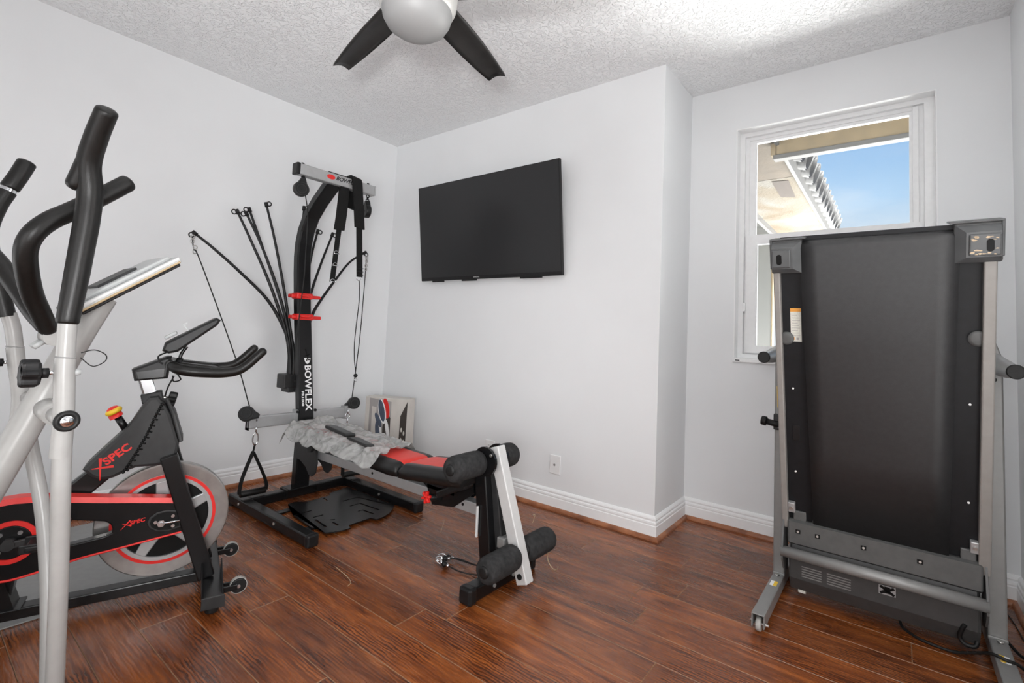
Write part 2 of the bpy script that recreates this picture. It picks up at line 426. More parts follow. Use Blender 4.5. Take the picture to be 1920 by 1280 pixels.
# ------------------------------------------------------------------ room shell
H = 2.44; XB = 2.2135; YT = 1.653; YW = 2.08; XR = 3.564; YF = -2.4
struct('wall_left', MB().box(-.12, 0, YF-.1, YT+.1, -.1, H), 'wall')
struct('wall_back', MB().box(0, XB, YT, YT+.1, -.1, H), 'wall')
struct('wall_alcove', MB().box(XB-.1, XB, YT+.1, YW+.2, -.1, H), 'wall')
WX0, WX1, WZ0, WZ1 = 2.467, 3.322, .905, 2.183
w = MB()
w.box(XB, WX0, YW, YW+.2, -.1, H); w.box(WX1, XR, YW, YW+.2, -.1, H)
w.box(WX0, WX1, YW, YW+.2, -.1, WZ0); w.box(WX0, WX1, YW, YW+.2, WZ1, H)
struct('wall_window', w, 'wall')
struct('wall_right', MB().box(XR, XR+.12, YF-.1, YW+.2, -.1, H), 'wall')
struct('wall_front', MB().box(0, XR, YF-.1, YF, -.1, H), 'wall')
struct('ceiling', MB().box(-.12, XR+.12, YF-.1, YW+.2, H, H+.12), 'ceiling')

# floor: five-inch laminate planks running along the back wall, joints staggered
PW = .1365; Y0 = .633
joint = {-8: .55, -7: .95, -6: 1.26, -5: .68, -4: 1.405, -3: 1.034, -2: 1.84, -1: 1.94, 0: 2.58, 1: 2.95, 2: 2.437, 3: 2.36, 4: 2.495, 5: 1.997, 6: 2.42, 7: 2.62, 8: 1.7, 9: 2.2, 10: 2.9}
fv = []; ff = []; fa = []
rf = random.Random(11)
def plank(x0, x1, y0, y1, val):
    e = .0017; d = .0016; o = len(fv)
    fv.extend([(x0, y0, -d), (x1, y0, -d), (x1, y1, -d), (x0, y1, -d), (x0+e, y0+e, 0), (x1-e, y0+e, 0), (x1-e, y1-e, 0), (x0+e, y1-e, 0)])
    ff.append([o+4, o+5, o+6, o+7]); fa.append(val)
    for a, b, q in ((0, 1, 2.0), (1, 2, 2.0), (2, 3, 3.0), (3, 0, 2.0)): ff.append([o+a, o+b, o+4+b, o+4+a]); fa.append(q)  # one long edge takes the painted shadow colour, the others the highlight
for k in range(-23, 12):
    y0 = Y0+PW*k; y1 = y0+PW
    if y1 < YF or y0 > YW+.05: continue
    j = joint.get(k, rf.uniform(.4, 1.6)); L = 1.21; xs = []
    x = j
    while x > -.1: x -= L
    while x < XR+.1: xs.append(x); x += L
    xs.append(x)
    for a, b in zip(xs, xs[1:]):
        a2, b2 = max(a, -.05), min(b, XR+.05)
        if b2-a2 > .01: plank(a2, b2, y0, y1, rf.random()*.98)
me = bpy.data.meshes.new('floor'); me.from_pydata(fv, [], ff)
at = me.attributes.new('plank', 'FLOAT', 'FACE')
for d_, v_ in zip(at.data, fa): d_.value = v_
me.materials.append(M['floor']); fl = link(bpy.data.objects.new('floor', me)); fl['kind'] = 'structure'
struct('floor_slab', MB().box(-.1, XR+.1, YF-.1, YW+.15, -.12, -.003), 'concrete')

# baseboards and quarter-round, mitred at the corners (room lies to the right of the path)
path = [(0, YF), (0, YT), (XB, YT), (XB, YW), (XR, YW), (XR, YF)]
side = ['left', 'back', 'alcove', 'window', 'right']
def mitre(i):
    p = V(path[i])
    ns = []
    for a, b in ((i-1, i), (i, i+1)):
        if 0 <= a and b < len(path):
            d = (V(path[b])-V(path[a])).normalized(); ns.append(V((d.y, -d.x)))
    if len(ns) == 1: return p, ns[0]
    q = ns[0]+ns[1]; return p, q/(q.dot(ns[0]))
def run(i, prof):
    mb = MB(); p0, n0 = mitre(i); p1, n1 = mitre(i+1); vs = []
    for o, z in prof: vs.append((*(p0+n0*o), z))
    for o, z in prof: vs.append((*(p1+n1*o), z))
    n = len(prof); fs = [[k, (k+1) % n, n+(k+1) % n, n+k] for k in range(n)]+[list(range(n))[::-1], list(range(n, 2*n))]
    return mb.add(vs, fs)
bprof = [(0, 0), (.0165, 0), (.0165, .066), (.0135, .069), (.0135, .072), (.0155, .076), (.0145, .084), (.0095, .088), (.0095, .092), (.012, .097), (.010, .104), (.004, .111), (0, .113)]
qp = [(.0165, 0)]+[(.0165+.0165*math.cos(a), .019*math.sin(a)) for a in [PI/2*k/6 for k in range(7)]]
for i, s_ in enumerate(side):
    struct('baseboard_'+s_, run(i, bprof), 'white'); struct('trim_%d' % (i+1), run(i, qp), 'qround')

# ------------------------------------------------------------------ window
win = link(bpy.data.objects.new('window_1', None)); win.location = ((WX0+WX1)/2, YW, WZ0); win['kind'] = 'structure'
win['label'] = 'white single-hung window behind the folded treadmill'
YR = YW+.065
r = MB(); t = .004   # painted return of the opening
r.box(WX0, WX0+t, YW-.001, YR, WZ0+.005, WZ1-t); r.box(WX1-t, WX1, YW-.001, YR, WZ0+.005, WZ1-t); r.box(WX0, WX1, YW-.001, YR, WZ1-t, WZ1)
obj('reveal', r, 'white', win)
obj('window_sill', MB().box(WX0-.004, WX1+.004, YW-.012, YR, WZ0-.018, WZ0+.004, .004), 'white', win)
f = MB()             # outer frame with its stepped track
a, b = WX0, WX1
for d0, d1, wd in ((0, .022, .03), (.022, .05, .05)):
    f.box(a, a+wd, YR+d0, YR+d1, WZ0, WZ1); f.box(b-wd-.012, b, YR+d0, YR+d1, WZ0, WZ1)
    f.box(a+wd, b-wd-.012, YR+d0, YR+d1, WZ1-wd*.9, WZ1); f.box(a+wd, b-wd-.012, YR+d0, YR+d1, WZ0, WZ0+wd*.9)
f.box(b-.085, b-.062, YR+.01, YR+.05, 1.56, WZ1-.03, .002)
obj('window_frame', f, 'alu', win)
def sash(name, x0, x1, z0, z1, y, wl, wr, wt, wb):
    m = MB(); m.box(x0, x0+wl, y, y+.024, z0, z1); m.box(x1-wr, x1, y, y+.024, z0, z1)
    m.box(x0+wl, x1-wr, y, y+.024, z1-wt, z1); m.box(x0+wl, x1-wr, y, y+.024, z0, z0+wb)
    for q in (0, 1):                       # glazing bead
        xx = (x0+wl, x1-wr-.005)[q]; m.box(xx, xx+.005, y+.006, y+.02, z0+wb, z1-wt)
    s = obj(name, m, 'alu', win)
    obj('pane', MB().box(x0+wl-.004, x1-wr+.004, y+.012, y+.0145, z0+wb-.004, z1-wt+.004), 'glass', s)
    return s
sash('upper_sash', WX0+.047, WX1-.058, 1.545, WZ1-.042, YR+.028, .033, .034, .020, .05)
lo = sash('lower_sash', WX0+.040, WX1-.052, WZ0+.035, 1.592, YR+.006, .053, .053, .054, .040)
obj('latch', MB().box(WX0+.028, WX0+.043, YR-.006, YR+.008, 1.165, 1.215, .003), 'alu', lo)
obj('vent_slot', MB().box(WX0+.012, WX0+.034, YW-.0128, YW-.011, WZ0-.010, WZ0-.005), 'inkk', win)

# ------------------------------------------------------------------ outside
struct('ground_outside', MB().box(-9, 14, YW+.2, 26, -.25, -.15), 'concrete')
e = thing('roof_eave', (3.3, 2.7, 2.2), 'tan roof eave board with a white lower edge above the window outside', 'eave')
obj('board', MB().box(2.557, 5.2, 2.70, 2.745, 2.222, 2.44, .004), 'beam', e)
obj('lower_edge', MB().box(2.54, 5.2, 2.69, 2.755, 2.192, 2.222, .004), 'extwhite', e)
obj('end_block', MB().box(2.525, 2.555, 2.69, 2.745, 2.222, 2.44, .004), 'beam', e)
obj('soffit', MB().box(2.2, 5.2, YW+.2, 2.70, 2.44, 2.47), 'soffit', e)
g = thing('house_wing', (2.2, 4.2, -.15), 'beige stucco wing of the house with mottled soffit outside the window', 'building')
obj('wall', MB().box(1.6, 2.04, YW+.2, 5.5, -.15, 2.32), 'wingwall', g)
obj('corner_board', MB().box(1.98, 2.055, 5.42, 5.52, -.15, 2.3), 'beam', g)
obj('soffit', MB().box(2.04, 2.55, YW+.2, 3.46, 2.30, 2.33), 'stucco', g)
obj('soffit_panel', MB().box(2.04, 2.55, 3.46, 6.1, 2.298, 2.33), 'soffit', g)  # farther part of the soffit in a paler, mottled stucco
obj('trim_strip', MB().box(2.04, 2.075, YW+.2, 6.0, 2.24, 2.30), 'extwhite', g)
obj('repair_patch', MB().prism([(2.385, 3.50, 2.297), (2.50, 3.53, 2.297), (2.475, 4.06, 2.297), (2.37, 4.0, 2.297)], (0, 0, -.003)), 'patch', g)
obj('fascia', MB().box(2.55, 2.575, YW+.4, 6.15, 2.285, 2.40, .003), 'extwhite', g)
obj('roof', MB().prism([(2.60, YW+.3, 2.42), (2.60, 6.2, 2.42), (.6, 6.2, 3.15), (.6, YW+.3, 3.15)], (0, 0, .03)), 'tile', g)
for i in range(17):
    y = 2.62+i*.21
    tl = MB().lathe([(.088, 0), (.094, .30), (.080, .30), (.074, 0)], (2.655, y, 2.42), (-1, 0, .36), 14)
    obj('roof_tile', tl, 'tile', g)

# ------------------------------------------------------------------ sky, sun, lamps
wd = bpy.data.worlds.new('World'); bpy.context.scene.world = wd; wd.use_nodes = True
nt = wd.node_tree; bg = nt.nodes['Background']
tc = nt.nodes.new('ShaderNodeTexCoord'); sp = nt.nodes.new('ShaderNodeSeparateXYZ'); nt.links.new(tc.outputs['Generated'], sp.inputs[0])
cr = nt.nodes.new('ShaderNodeValToRGB'); nt.links.new(sp.outputs[2], cr.inputs[0])
el = cr.color_ramp.elements
el[0].position = 0; el[0].color = (.86, .90, .94, 1); el[1].position = 1; el[1].color = (.10, .26, .62, 1)
for p, c in ((.16, (.72, .83, .94)), (.24, (.46, .68, .92)), (.36, (.27, .51, .86)), (.6, (.16, .36, .74))):
    q = el.new(p); q.color = (*c, 1)
mp = nt.nodes.new('ShaderNodeMapping'); mp.inputs['Scale'].default_value = (2.2, 2.2, 7); nt.links.new(tc.outputs['Generated'], mp.inputs[0])
nz = nt.nodes.new('ShaderNodeTexNoise'); nz.inputs['Scale'].default_value = 1.7; nz.inputs['Detail'].default_value = 7; nt.links.new(mp.outputs[0], nz.inputs['Vector'])
r2 = nt.nodes.new('ShaderNodeValToRGB'); nt.links.new(nz.outputs['Fac'], r2.inputs[0])
r2.color_ramp.elements[0].position = .42; r2.color_ramp.elements[0].color = (0, 0, 0, 1); r2.color_ramp.elements[1].position = .66; r2.color_ramp.elements[1].color = (1, 1, 1, 1)
fade = nt.nodes.new('ShaderNodeValToRGB'); nt.links.new(sp.outputs[2], fade.inputs[0])
fade.color_ramp.elements[0].position = .14; fade.color_ramp.elements[0].color = (.9, .9, .9, 1); fade.color_ramp.elements[1].position = .33; fade.color_ramp.elements[1].color = (.05, .05, .05, 1)
mu = nt.nodes.new('ShaderNodeMath'); mu.operation = 'MULTIPLY'; nt.links.new(r2.outputs[0], mu.inputs[0]); nt.links.new(fade.outputs[0], mu.inputs[1])
mx = nt.nodes.new('ShaderNodeMix'); mx.data_type = 'RGBA'; nt.links.new(mu.outputs[0], mx.inputs[0]); nt.links.new(cr.outputs[0], mx.inputs[6]); mx.inputs[7].default_value = (.95, .96, .97, 1)
nt.links.new(mx.outputs[2], bg.inputs[0]); bg.inputs[1].default_value = 1.0

def lamp(name, kind, loc, energy, look=None, **kw):
    l = bpy.data.lights.new(name, kind); l.energy = energy
    for k, v in kw.items(): setattr(l, k, v)
    o = link(bpy.data.objects.new(name, l)); o.location = loc
    if look is not None: o.rotation_euler = (V(look)-V(loc)).to_track_quat('-Z', 'Y').to_euler()
    return o
lamp('sun', 'SUN', (4, -4, 8), 14.0, (4-.45*3, -4+.62*6, 8-5.2), angle=.009, color=(1, .96, .9))
lamp('room_daylight', 'AREA', (3.53, .60, 1.15), 15, (1.2, .80, 1.15), shape='RECTANGLE', size=1.0, size_y=1.9, color=(1, .99, .98))
lamp('rear_fill', 'AREA', (2.55, YF+.06, .80), 26, (1.7, 1.5, .75), shape='RECTANGLE', size=1.9, size_y=1.5)  # added fill lamp before the solid wall behind the camera; no doorway there
lamp('bounced_flash', 'SPOT', (3.1, -.95, 1.2), 185, (2.35, -.30, 2.44), spot_size=1.5, spot_blend=1, shadow_soft_size=.1)
lamp('camera_flash', 'POINT', (3.2, -.95, 1.15), 19, shadow_soft_size=.15)
lamp('wall_fill', 'SPOT', (3.2, -.95, .9), 85, (.4, 1.2, .8), spot_size=1.2, spot_blend=1, shadow_soft_size=.2)  # added fill spot that brightens the lower left walls
lamp('ceiling_fill', 'SPOT', (3.1, -.95, 1.2), 25, (.5, .9, 2.44), spot_size=1.0, spot_blend=1, shadow_soft_size=.25)  # added fill spot that brightens the left part of the ceiling
lamp('rear_up_fill', 'AREA', (.8, -1.75, .8), 6, (1.1, -.6, 2.44), shape='DISK', size=1.0)  # added unseen lamp pointing up, lifts the ceiling at the left
lamp('patio_bounce_fill', 'AREA', (4.6, 6.05, -.14), 2350, (4.6, 6.05, 5), shape='RECTANGLE', size=6.4, size_y=4.3, color=(1, .985, .95))  # unseen lamp on the ground standing in for sunlight bounced off the patio

# ------------------------------------------------------------------ camera
cam = bpy.data.cameras.new('camera'); co = link(bpy.data.objects.new('camera', cam)); bpy.context.scene.camera = co
cam.sensor_fit = 'HORIZONTAL'; cam.sensor_width = 36; cam.lens = 17.158; cam.shift_x = -.00842; cam.shift_y = -.03812; cam.clip_start = .02
yaw, pit, roll = -.6552, .0629, .0436
fw = V((math.sin(yaw)*math.cos(pit), math.cos(yaw)*math.cos(pit), math.sin(pit)))
rt = V((math.cos(yaw), -math.sin(yaw), 0)); up = rt.cross(fw)
r2_ = rt*math.cos(roll)+up*math.sin(roll); u2_ = up*math.cos(roll)-rt*math.sin(roll)
mm = Matrix((r2_, u2_, -fw)).transposed().to_4x4(); mm.translation = V((3.1662, -.7554, .9918)); co.matrix_world = mm
vs_ = bpy.context.scene.view_settings
vs_.view_transform = 'Standard'; vs_.look = 'None'; vs_.exposure = .04; vs_.gamma = 1; vs_.use_curve_mapping = False

# ------------------------------------------------------------------ television
tv = thing('television', (1.04, 1.60, 1.341), 'black flat television hung tilted on the wall above the bench', 'television')
TX0, TX1 = .434, 1.646; tb = V((0, 1.606, 1.336)); tt = V((0, 1.527, 2.003)); tu = (tt-tb).normalized(); tnrm = V((0, -tu.z, tu.y))
def tvq(x0, x1, h0, h1, d0, d1, bev=0, mb=None):
    mb = mb or MB(); Mx = Matrix((V((1, 0, 0)), tu, tnrm)).transposed().to_4x4(); Mx.translation = tb
    return mb.box(x0, x1, h0, h1, d0, d1, bev, 0, Mx)
TH = (tt-tb).length
body = tvq(TX0, TX1, 0, TH, -.022, 0, .004); tvq(TX0+.12, TX1-.12, .05, TH-.2, -.03, -.02, .006, body)
for a, b in ((TX0+.11, TX0+.22), (TX0+.90, TX0+1.06), (TX0+.40, TX0+.53)): tvq(a, b, -.010, .004, -.02, -.003, .003, body)
obj('case', body, 'blackm', tv)
obj('screen', tvq(TX0+.007, TX1-.007, .024, TH-.006, -.001, .0008), 'screen', tv)
text('logo', 'SAMSUNG', .0085, tb+V((TX0+.515, 0, 0))+tu*.010+tnrm*.0003, (1, 0, 0), tu, 'ltgrey', tv, bold=.02)
mt = MB(); mt.box(.85, 1.25, YT-.022, YT, 1.45, 1.85, .004); mt.box(.9, .94, YT-.06, YT-.02, 1.5, 1.8, .003); mt.box(1.16, 1.20, YT-.06, YT-.02, 1.5, 1.8, .003)
obj('wall_mount', mt, 'black', tv)

# ------------------------------------------------------------------ wall plates
p = thing('wall_plate', (1.618, YT, .25), 'white cable wall plate low on the back wall right of the foam rollers', 'wall plate')
obj('plate', MB().box(1.582, 1.654, YT-.006, YT, .197, .303, .003), 'plate', p)
c = MB(); c.cyl((1.618, YT-.012, .25), (1.618, YT-.005, .25), .0055, n=16); obj('coax_jack', c, 'steel', p)
p = thing('power_outlet', (1.121, YT, .25), 'white power outlet on the back wall half hidden behind the upper foam roller', 'outlet')
obj('plate', MB().box(1.084, 1.158, YT-.006, YT, .193, .307, .003), 'plate', p)
for z in (.272, .228):
    s = obj('socket', MB().box(1.105, 1.137, YT-.008, YT-.005, z-.014, z+.014, .002), 'plate', p)
    sl = MB()
    for dx in (-.006, .006): sl.box(1.121+dx-.001, 1.121+dx+.001, YT-.0085, YT-.0079, z-.003, z+.006)
    obj('slot', sl, 'inkk', s)

# ------------------------------------------------------------------ ceiling fan
FX, FY, FZ = 1.925, .235, 2.11
fan = thing('ceiling_fan', (FX, FY, H), 'white ceiling fan with dark blades and a frosted globe light', 'ceiling fan')
obj('canopy', MB().lathe([(0, 0), (.075, 0), (.07, .03), (.04, .05), (.035, .10)], (FX, FY, H), (0, 0, -1)), 'fanwhite', fan)
obj('motor_housing', MB().lathe([(.035, 0), (.10, .02), (.128, .055), (.132, .11), (.126, .165), (.117, .185), (.112, .188)], (FX, FY, H-.10-.125), (0, 0, -1), 40), 'fanwhite', fan)
obj('globe', MB().lathe([(.113, 0), (.114, .008), (.109, .030), (.095, .054), (.070, .072), (.038, .083), (0, .086)], (FX, FY, 2.032), (0, 0, -1), 48), 'globe', fan)
for ang, L in ((168.3, .685), (104.3, .60), (28, .62), (316, .64), (240, .64)):
    ca, sa = math.cos(math.radians(ang)), math.sin(math.radians(ang)); vs = []; fs = []; n = 14; m = 6
    for q, off in ((0, .004), (1, -.004)):
        for i in range(n+1):
            t = i/n; r = .10+(L-.10)*t
            lo_, hi_ = -(.050-.014*t)-.010*math.sin(PI*t), (.050-.014*t)+.010*math.sin(PI*t)
            for j in range(m+1):
                s_ = lo_+(hi_-lo_)*j/m
                rr = r - (.012*(j/m) if i == n else 0)
                z = FZ+off+.012*math.sin(PI*j/m)-.20*s_
                vs.append((FX+ca*rr-sa*s_, FY+sa*rr+ca*s_, z))
    k = (n+1)*(m+1)
    for q in (0, 1):
        for i in range(n):
            for j in range(m):
                a = q*k+i*(m+1)+j; fs.append([a, a+1, a+m+2, a+m+1] if q == 0 else [a, a+m+1, a+m+2, a+1])
    B_ = [i*(m+1) for i in range(n+1)]+[n*(m+1)+j for j in range(1, m+1)]+[i*(m+1)+m for i in range(n-1, -1, -1)]+[j for j in range(m-1, 0, -1)]
    for a, b in zip(B_, B_[1:]+B_[:1]): fs.append([a, b, b+k, a+k])
    mb = MB().add(vs, fs, True); obj('blade', mb, 'blade', fan)

# ------------------------------------------------------------------ boxed massager in the corner
A0 = V((.262, 1.318, 0)); ue = V((.93, .367, 0)).normalized(); de = V((-ue.y, ue.x, 0)); BW, BH, BD = .322, .512, .105
bx = thing('product_box', A0, 'printed product box standing in the room corner behind the bench', 'box')
Bm = Matrix((ue, de, V((0, 0, 1)))).transposed().to_4x4(); Bm.translation = A0
obj('carton', MB().box(0, BW, 0, BD, 0, BH, .003, 0, Bm), 'cardbeige', bx)
def bp_(name, poly, m, lift):
    P = [Bm @ V((u*BW, -lift, v*BH)) for u, v in poly]
    return obj(name, MB().prism(P, -de*.0006), m, bx)
bp_('printed_panel', [(.10, .30), (.62, .30), (.62, .955), (.10, .985)], 'cardgrey', .0002)
bp_('printed_panel', [(.165, .30), (.27, .30), (.27, .865), (.165, .875)], 'cardbeige', .0010)
bp_('printed_panel', [(.44, .30), (.615, .30), (.615, .74), (.53, .80), (.44, .62)], 'carddark', .0010)
bp_('printed_panel', [(.83, .30), (.985, .30), (.998, .975), (.845, .775)], 'carddark', .0002)
def oval(cx, cy, a, b, rot, n=18):
    c, s = math.cos(rot), math.sin(rot)
    return [(cx+(a*math.cos(2*PI*i/n)*c-b*math.sin(2*PI*i/n)*s), cy+(a*math.cos(2*PI*i/n)*s+b*math.sin(2*PI*i/n)*c)) for i in range(n)]
bp_('printed_picture', oval(.50, .86, .075, .14, .38), 'red', .0012)
bp_('printed_picture', oval(.41, .82, .085, .175, .42), 'ink', .0018)
bp_('printed_picture', oval(.40, .83, .065, .155, .42), 'cardblue', .0024)
bp_('printed_picture', oval(.55, .60, .04, .12, .35), 'ink', .0018)
bp_('printed_picture', oval(.33, .70, .045, .12, .75), 'cardblue', .0024)
bp_('printed_picture', oval(.335, .52, .05, .165, .32), 'cardblue', .0024)
bp_('printed_picture', oval(.40, .53, .03, .14, .12), 'ink', .0018)
for i, (u, v) in enumerate(((.885, .60), (.945, .56), (.885, .47), (.945, .45), (.885, .37), (.945, .36))):
    bp_('printed_icon', oval(u, v, .02, .03, 0, 10), 'label', .0012)

# ------------------------------------------------------------------ loose straws on the floor
def straw(pts, label):
    o = obj('straw', MB().tube([(x, y, .0012) for x, y in pts], .0011, n=6, sub=3), 'straw'); tag(o, label, 'straw', None); return o
straw([(1.341, .454), (1.437, .441), (1.49, .425), (1.504, .402)], 'bent pale straw lying on the floor in front of the foot plate')
straw([(1.296, 1.108), (1.36, 1.03), (1.396, .986)], 'short pale straw on the floor below the bench rail')

# ------------------------------------------------------------------ home gym with rods
YC = .787
G = thing('home_gym', (.44, YC, 0), 'black and silver rod home gym with a red striped bench', 'exercise machine')
# base
def rail(y0, y1, x0, x1):
    b_ = obj('base_rail', MB().box(x0, x1-.02, y0, y1, .004, .054, .006), 'black', G)
    obj('end_cap', MB().box(x1-.03, x1, y0-.003, y1+.003, 0, .058, .010), 'blackm', b_)
    bo = MB()
    for x in (.42, .80): bo.cyl((x, y0-.004, .03), (x, y0+.002, .03), .007, n=12)
    obj('bolt', bo, 'steel', b_)
rail(.459, .511, .285, 1.11); rail(1.062, 1.114, .40, 1.125)
obj('cross_bar', MB().box(.40, .452, .508, 1.064, .004, .054, .006), 'black', G)
cb = MB(); cb.box(.385, .475, .70, .875, .050, .062, .003); cb.box(.388, .470, .69, .70, .02, .06, .002); cb.box(.388, .470, .872, .882, .02, .06, .002)
obj('base_bracket', cb, 'black', G)
ft = MB()
for y, x in ((.485, .31), (1.088, .43)): ft.box(x-.03, x+.03, y-.03, y+.03, 0, .006)
obj('foot_pad', ft, 'rubber', G)
# post: a rectangular tube that leans back and then arches forward
pc = [(.428, YC, .055), (.436, YC, .30), (.432, YC, .43), (.402, YC, .60), (.357, YC, .86), (.313, YC, 1.10), (.283, YC, 1.30), (.273, YC, 1.40), (.276, YC, 1.48), (.297, YC, 1.56), (.345, YC, 1.645), (.43, YC, 1.725), (.565, YC, 1.822)]
post = obj('post', MB().sweep(pc, .088, .055, (0, 1, 0), bev=.008), 'black', G)
# lettering on the post front (reads downwards)
pd = (V(pc[3])-V(pc[5])).normalized(); pn = V((0, 1, 0)).cross(pd) ; pn = pn if pn.x > 0 else -pn
def onpost(z, y):
    t = (z-.60)/(1.10-.60); c0 = V(pc[3])+(V(pc[5])-V(pc[3]))*t
    return V((c0.x, y, z))+pn*.0278
text('lettering', 'BOWFLEX', .040, onpost(.742, YC-.010), pd, (0, 1, 0), 'ink', post, bold=.022, sx=1.07)
text('lettering', 'PR1000', .014, onpost(.595, YC-.031), pd, (0, 1, 0), 'ink', post, bold=.03, sx=1.5)
lo_ = MB(); c = onpost(.802, YC+.008); vs = []
for i in range(28):
    a = 2*PI*i/28; vs.append(c+pd*.052*math.cos(a)+V((0, 1, 0))*(.021*math.sin(a)))
lo_.prism(vs, pn*.0006); lg = obj('logo', lo_, 'ink', post)
fig = MB()
for a, b, wd_ in (((-.035, -.012), (.012, .004), .007), ((.004, -.012), (-.004, .014), .007), ((.012, .004), (.034, -.006), .007)):
    fig.obox(c+pd*a[0]+V((0, a[1], 0))+pn*.0007, c+pd*b[0]+V((0, b[1], 0))+pn*.0007, wd_, .0008, V((0, 1, 0)) if abs(b[0]-a[0]) > .02 else pd)
fig.prism([c+pd*(.026+.006*math.cos(2*PI*i/12))+V((0, .010+.006*math.sin(2*PI*i/12), 0))+pn*.0006 for i in range(12)], pn*.0006)
obj('logo_figure', fig, 'black', post) if False else None
fg = obj('figure', fig, 'inkk', G)
# red rod clamps round the post
for z in (1.158, 1.032):
    i0 = [i for i in range(len(pc)-1) if pc[i][2] <= z <= pc[i+1][2]][0]; t = (z-pc[i0][2])/(pc[i0+1][2]-pc[i0][2]); px = pc[i0][0]+(pc[i0+1][0]-pc[i0][0])*t
    k = MB()
    k.box(px-.034, px+.036, YC-.051, YC+.051, z-.018, z+.018, .006)
    k.sphere((px+.036, YC, z+.004), .03, (.35, 1.25, .40)); k.box(px-.02, px+.028, YC+.045, YC+.105, z-.012, z+.008, .005)
    k.box(px-.03, px+.02, YC-.075, YC-.045, z-.012, z+.010, .005)
    obj('rod_clamp', k, 'red', G, 'red rod clamp around the post')
# lat bar
LX, LZ = .585, 1.832
lb = obj('lat_bar', MB().box(LX-.026, LX+.026, .560, 1.040, LZ-.030, LZ+.030, .005), 'silver', G)
obj('end_cap', MB().box(LX-.028, LX+.028, .541, .562, LZ-.032, LZ+.032, .005), 'blackm', lb)
obj('end_cap', MB().box(LX-.027, LX+.027, 1.038, 1.046, LZ-.031, LZ+.031, .004), 'silver', lb)
bt = MB()
for y in (.585, 1.005): bt.cyl((LX, y, LZ+.028), (LX, y, LZ+.042), .008, n=10)
bt.box(LX-.01, LX+.02, .73, .845, LZ+.029, LZ+.036, .002)
obj('bolt', bt, 'blackm', lb)
text('lettering', 'BOWFLEX', .024, (LX+.0262, .775, LZ-.006), (0, 1, 0), (0, 0, 1), 'inkk', lb, bold=.02, shear=.25)
lm = MB(); lm.prism([(LX+.0262, .742+.026*math.cos(2*PI*i/20), LZ+.004+.014*math.sin(2*PI*i/20)) for i in range(20)], (.0006, 0, 0)); obj('logo', lm, 'red', lb)
# pulleys: teardrop housings
def pulley(c, ax, up, R, hang, chain=True, th=.030):
    c = V(c); ax = V(ax).normalized(); up = V(up); up = (up-ax*up.dot(ax)).normalized(); sd = ax.cross(up)
    P = []
    for i in range(25):
        a = math.radians(-235+i*(290/24)); P.append(c+sd*R*math.cos(a)+up*R*math.sin(a))
    P.append(c+up*R*1.55+sd*.010); P.append(c+up*R*1.55-sd*.010)
    m = MB(); m.prism([q-ax*th/2 for q in P], ax*th, bev=.004)
    m.cyl(c-ax*(th/2+.002), c+ax*(th/2+.003), R*.14, n=14)
    po = obj('pulley', m, 'blackm', G)
    m = MB(); m.torus(c+ax*(th/2), ax, R*.58, .0028, 30, 8); m.torus(c+ax*(th/2), ax, R*.86, .0018, 30, 8); obj('groove_ring', m, 'dgrey', po)  # rings in a lighter grey, standing in for their gloss highlights
    top = c+up*R*1.5
    if chain:
        h = V(hang); n = 3; d = (h-top)/n; mm_ = MB()
        for i in range(n): mm_.torus(top+d*(i+.5), ax if i % 2 else sd, max(.009, d.length*.5), .0032, 16, 6)
        obj('chain', mm_, 'steel' if False else 'blackm', po)
    return po
pulley((.585, .585, 1.727), (1, -.15, 0), (.0, .12, 1), .041, (.585, .592, 1.80))
pulley((.585, 1.008, 1.700), (.25, 1, 0), (0, 0, 1), .041, (.585, 1.008, 1.80))
pl = pulley((.425, .462, .500), (.75, -.5, .35), (0, .9, -.35), .040, (.42, .50, .47), False)
pulley((.425, 1.112, .502), (1, -.2, .15), (0, -1, -.25), .038, (.42, 1.05, .49), False)
# lower pulley arms
for y0, y1 in ((.474, .742), (.832, 1.058)):
    ar = obj('pulley_arm', MB().box(.402, .432, y0, y1, .418, .482, .006), 'silver', G)
    inner = y1 if y0 < .6 else y0; sg = -1 if y0 < .6 else 1
    obj('mount_plate', MB().box(.396, .440, min(inner, inner+sg*.016), max(inner, inner+sg*.016), .405, .497, .003), 'silver', ar)
    q = MB()
    for z in (.418, .486): q.cyl((.440, inner+sg*.009, z), (.448, inner+sg*.009, z), .008, n=10)
    obj('bolt', q, 'blackm', ar)
    out = y0 if y0 < .6 else y1
    obj('end_cap', MB().box(.392, .436, min(out, out+sg*-.016), max(out, out+sg*.008), .410, .490, .003), 'dgrey' if y0 < .6 else 'silver', ar)
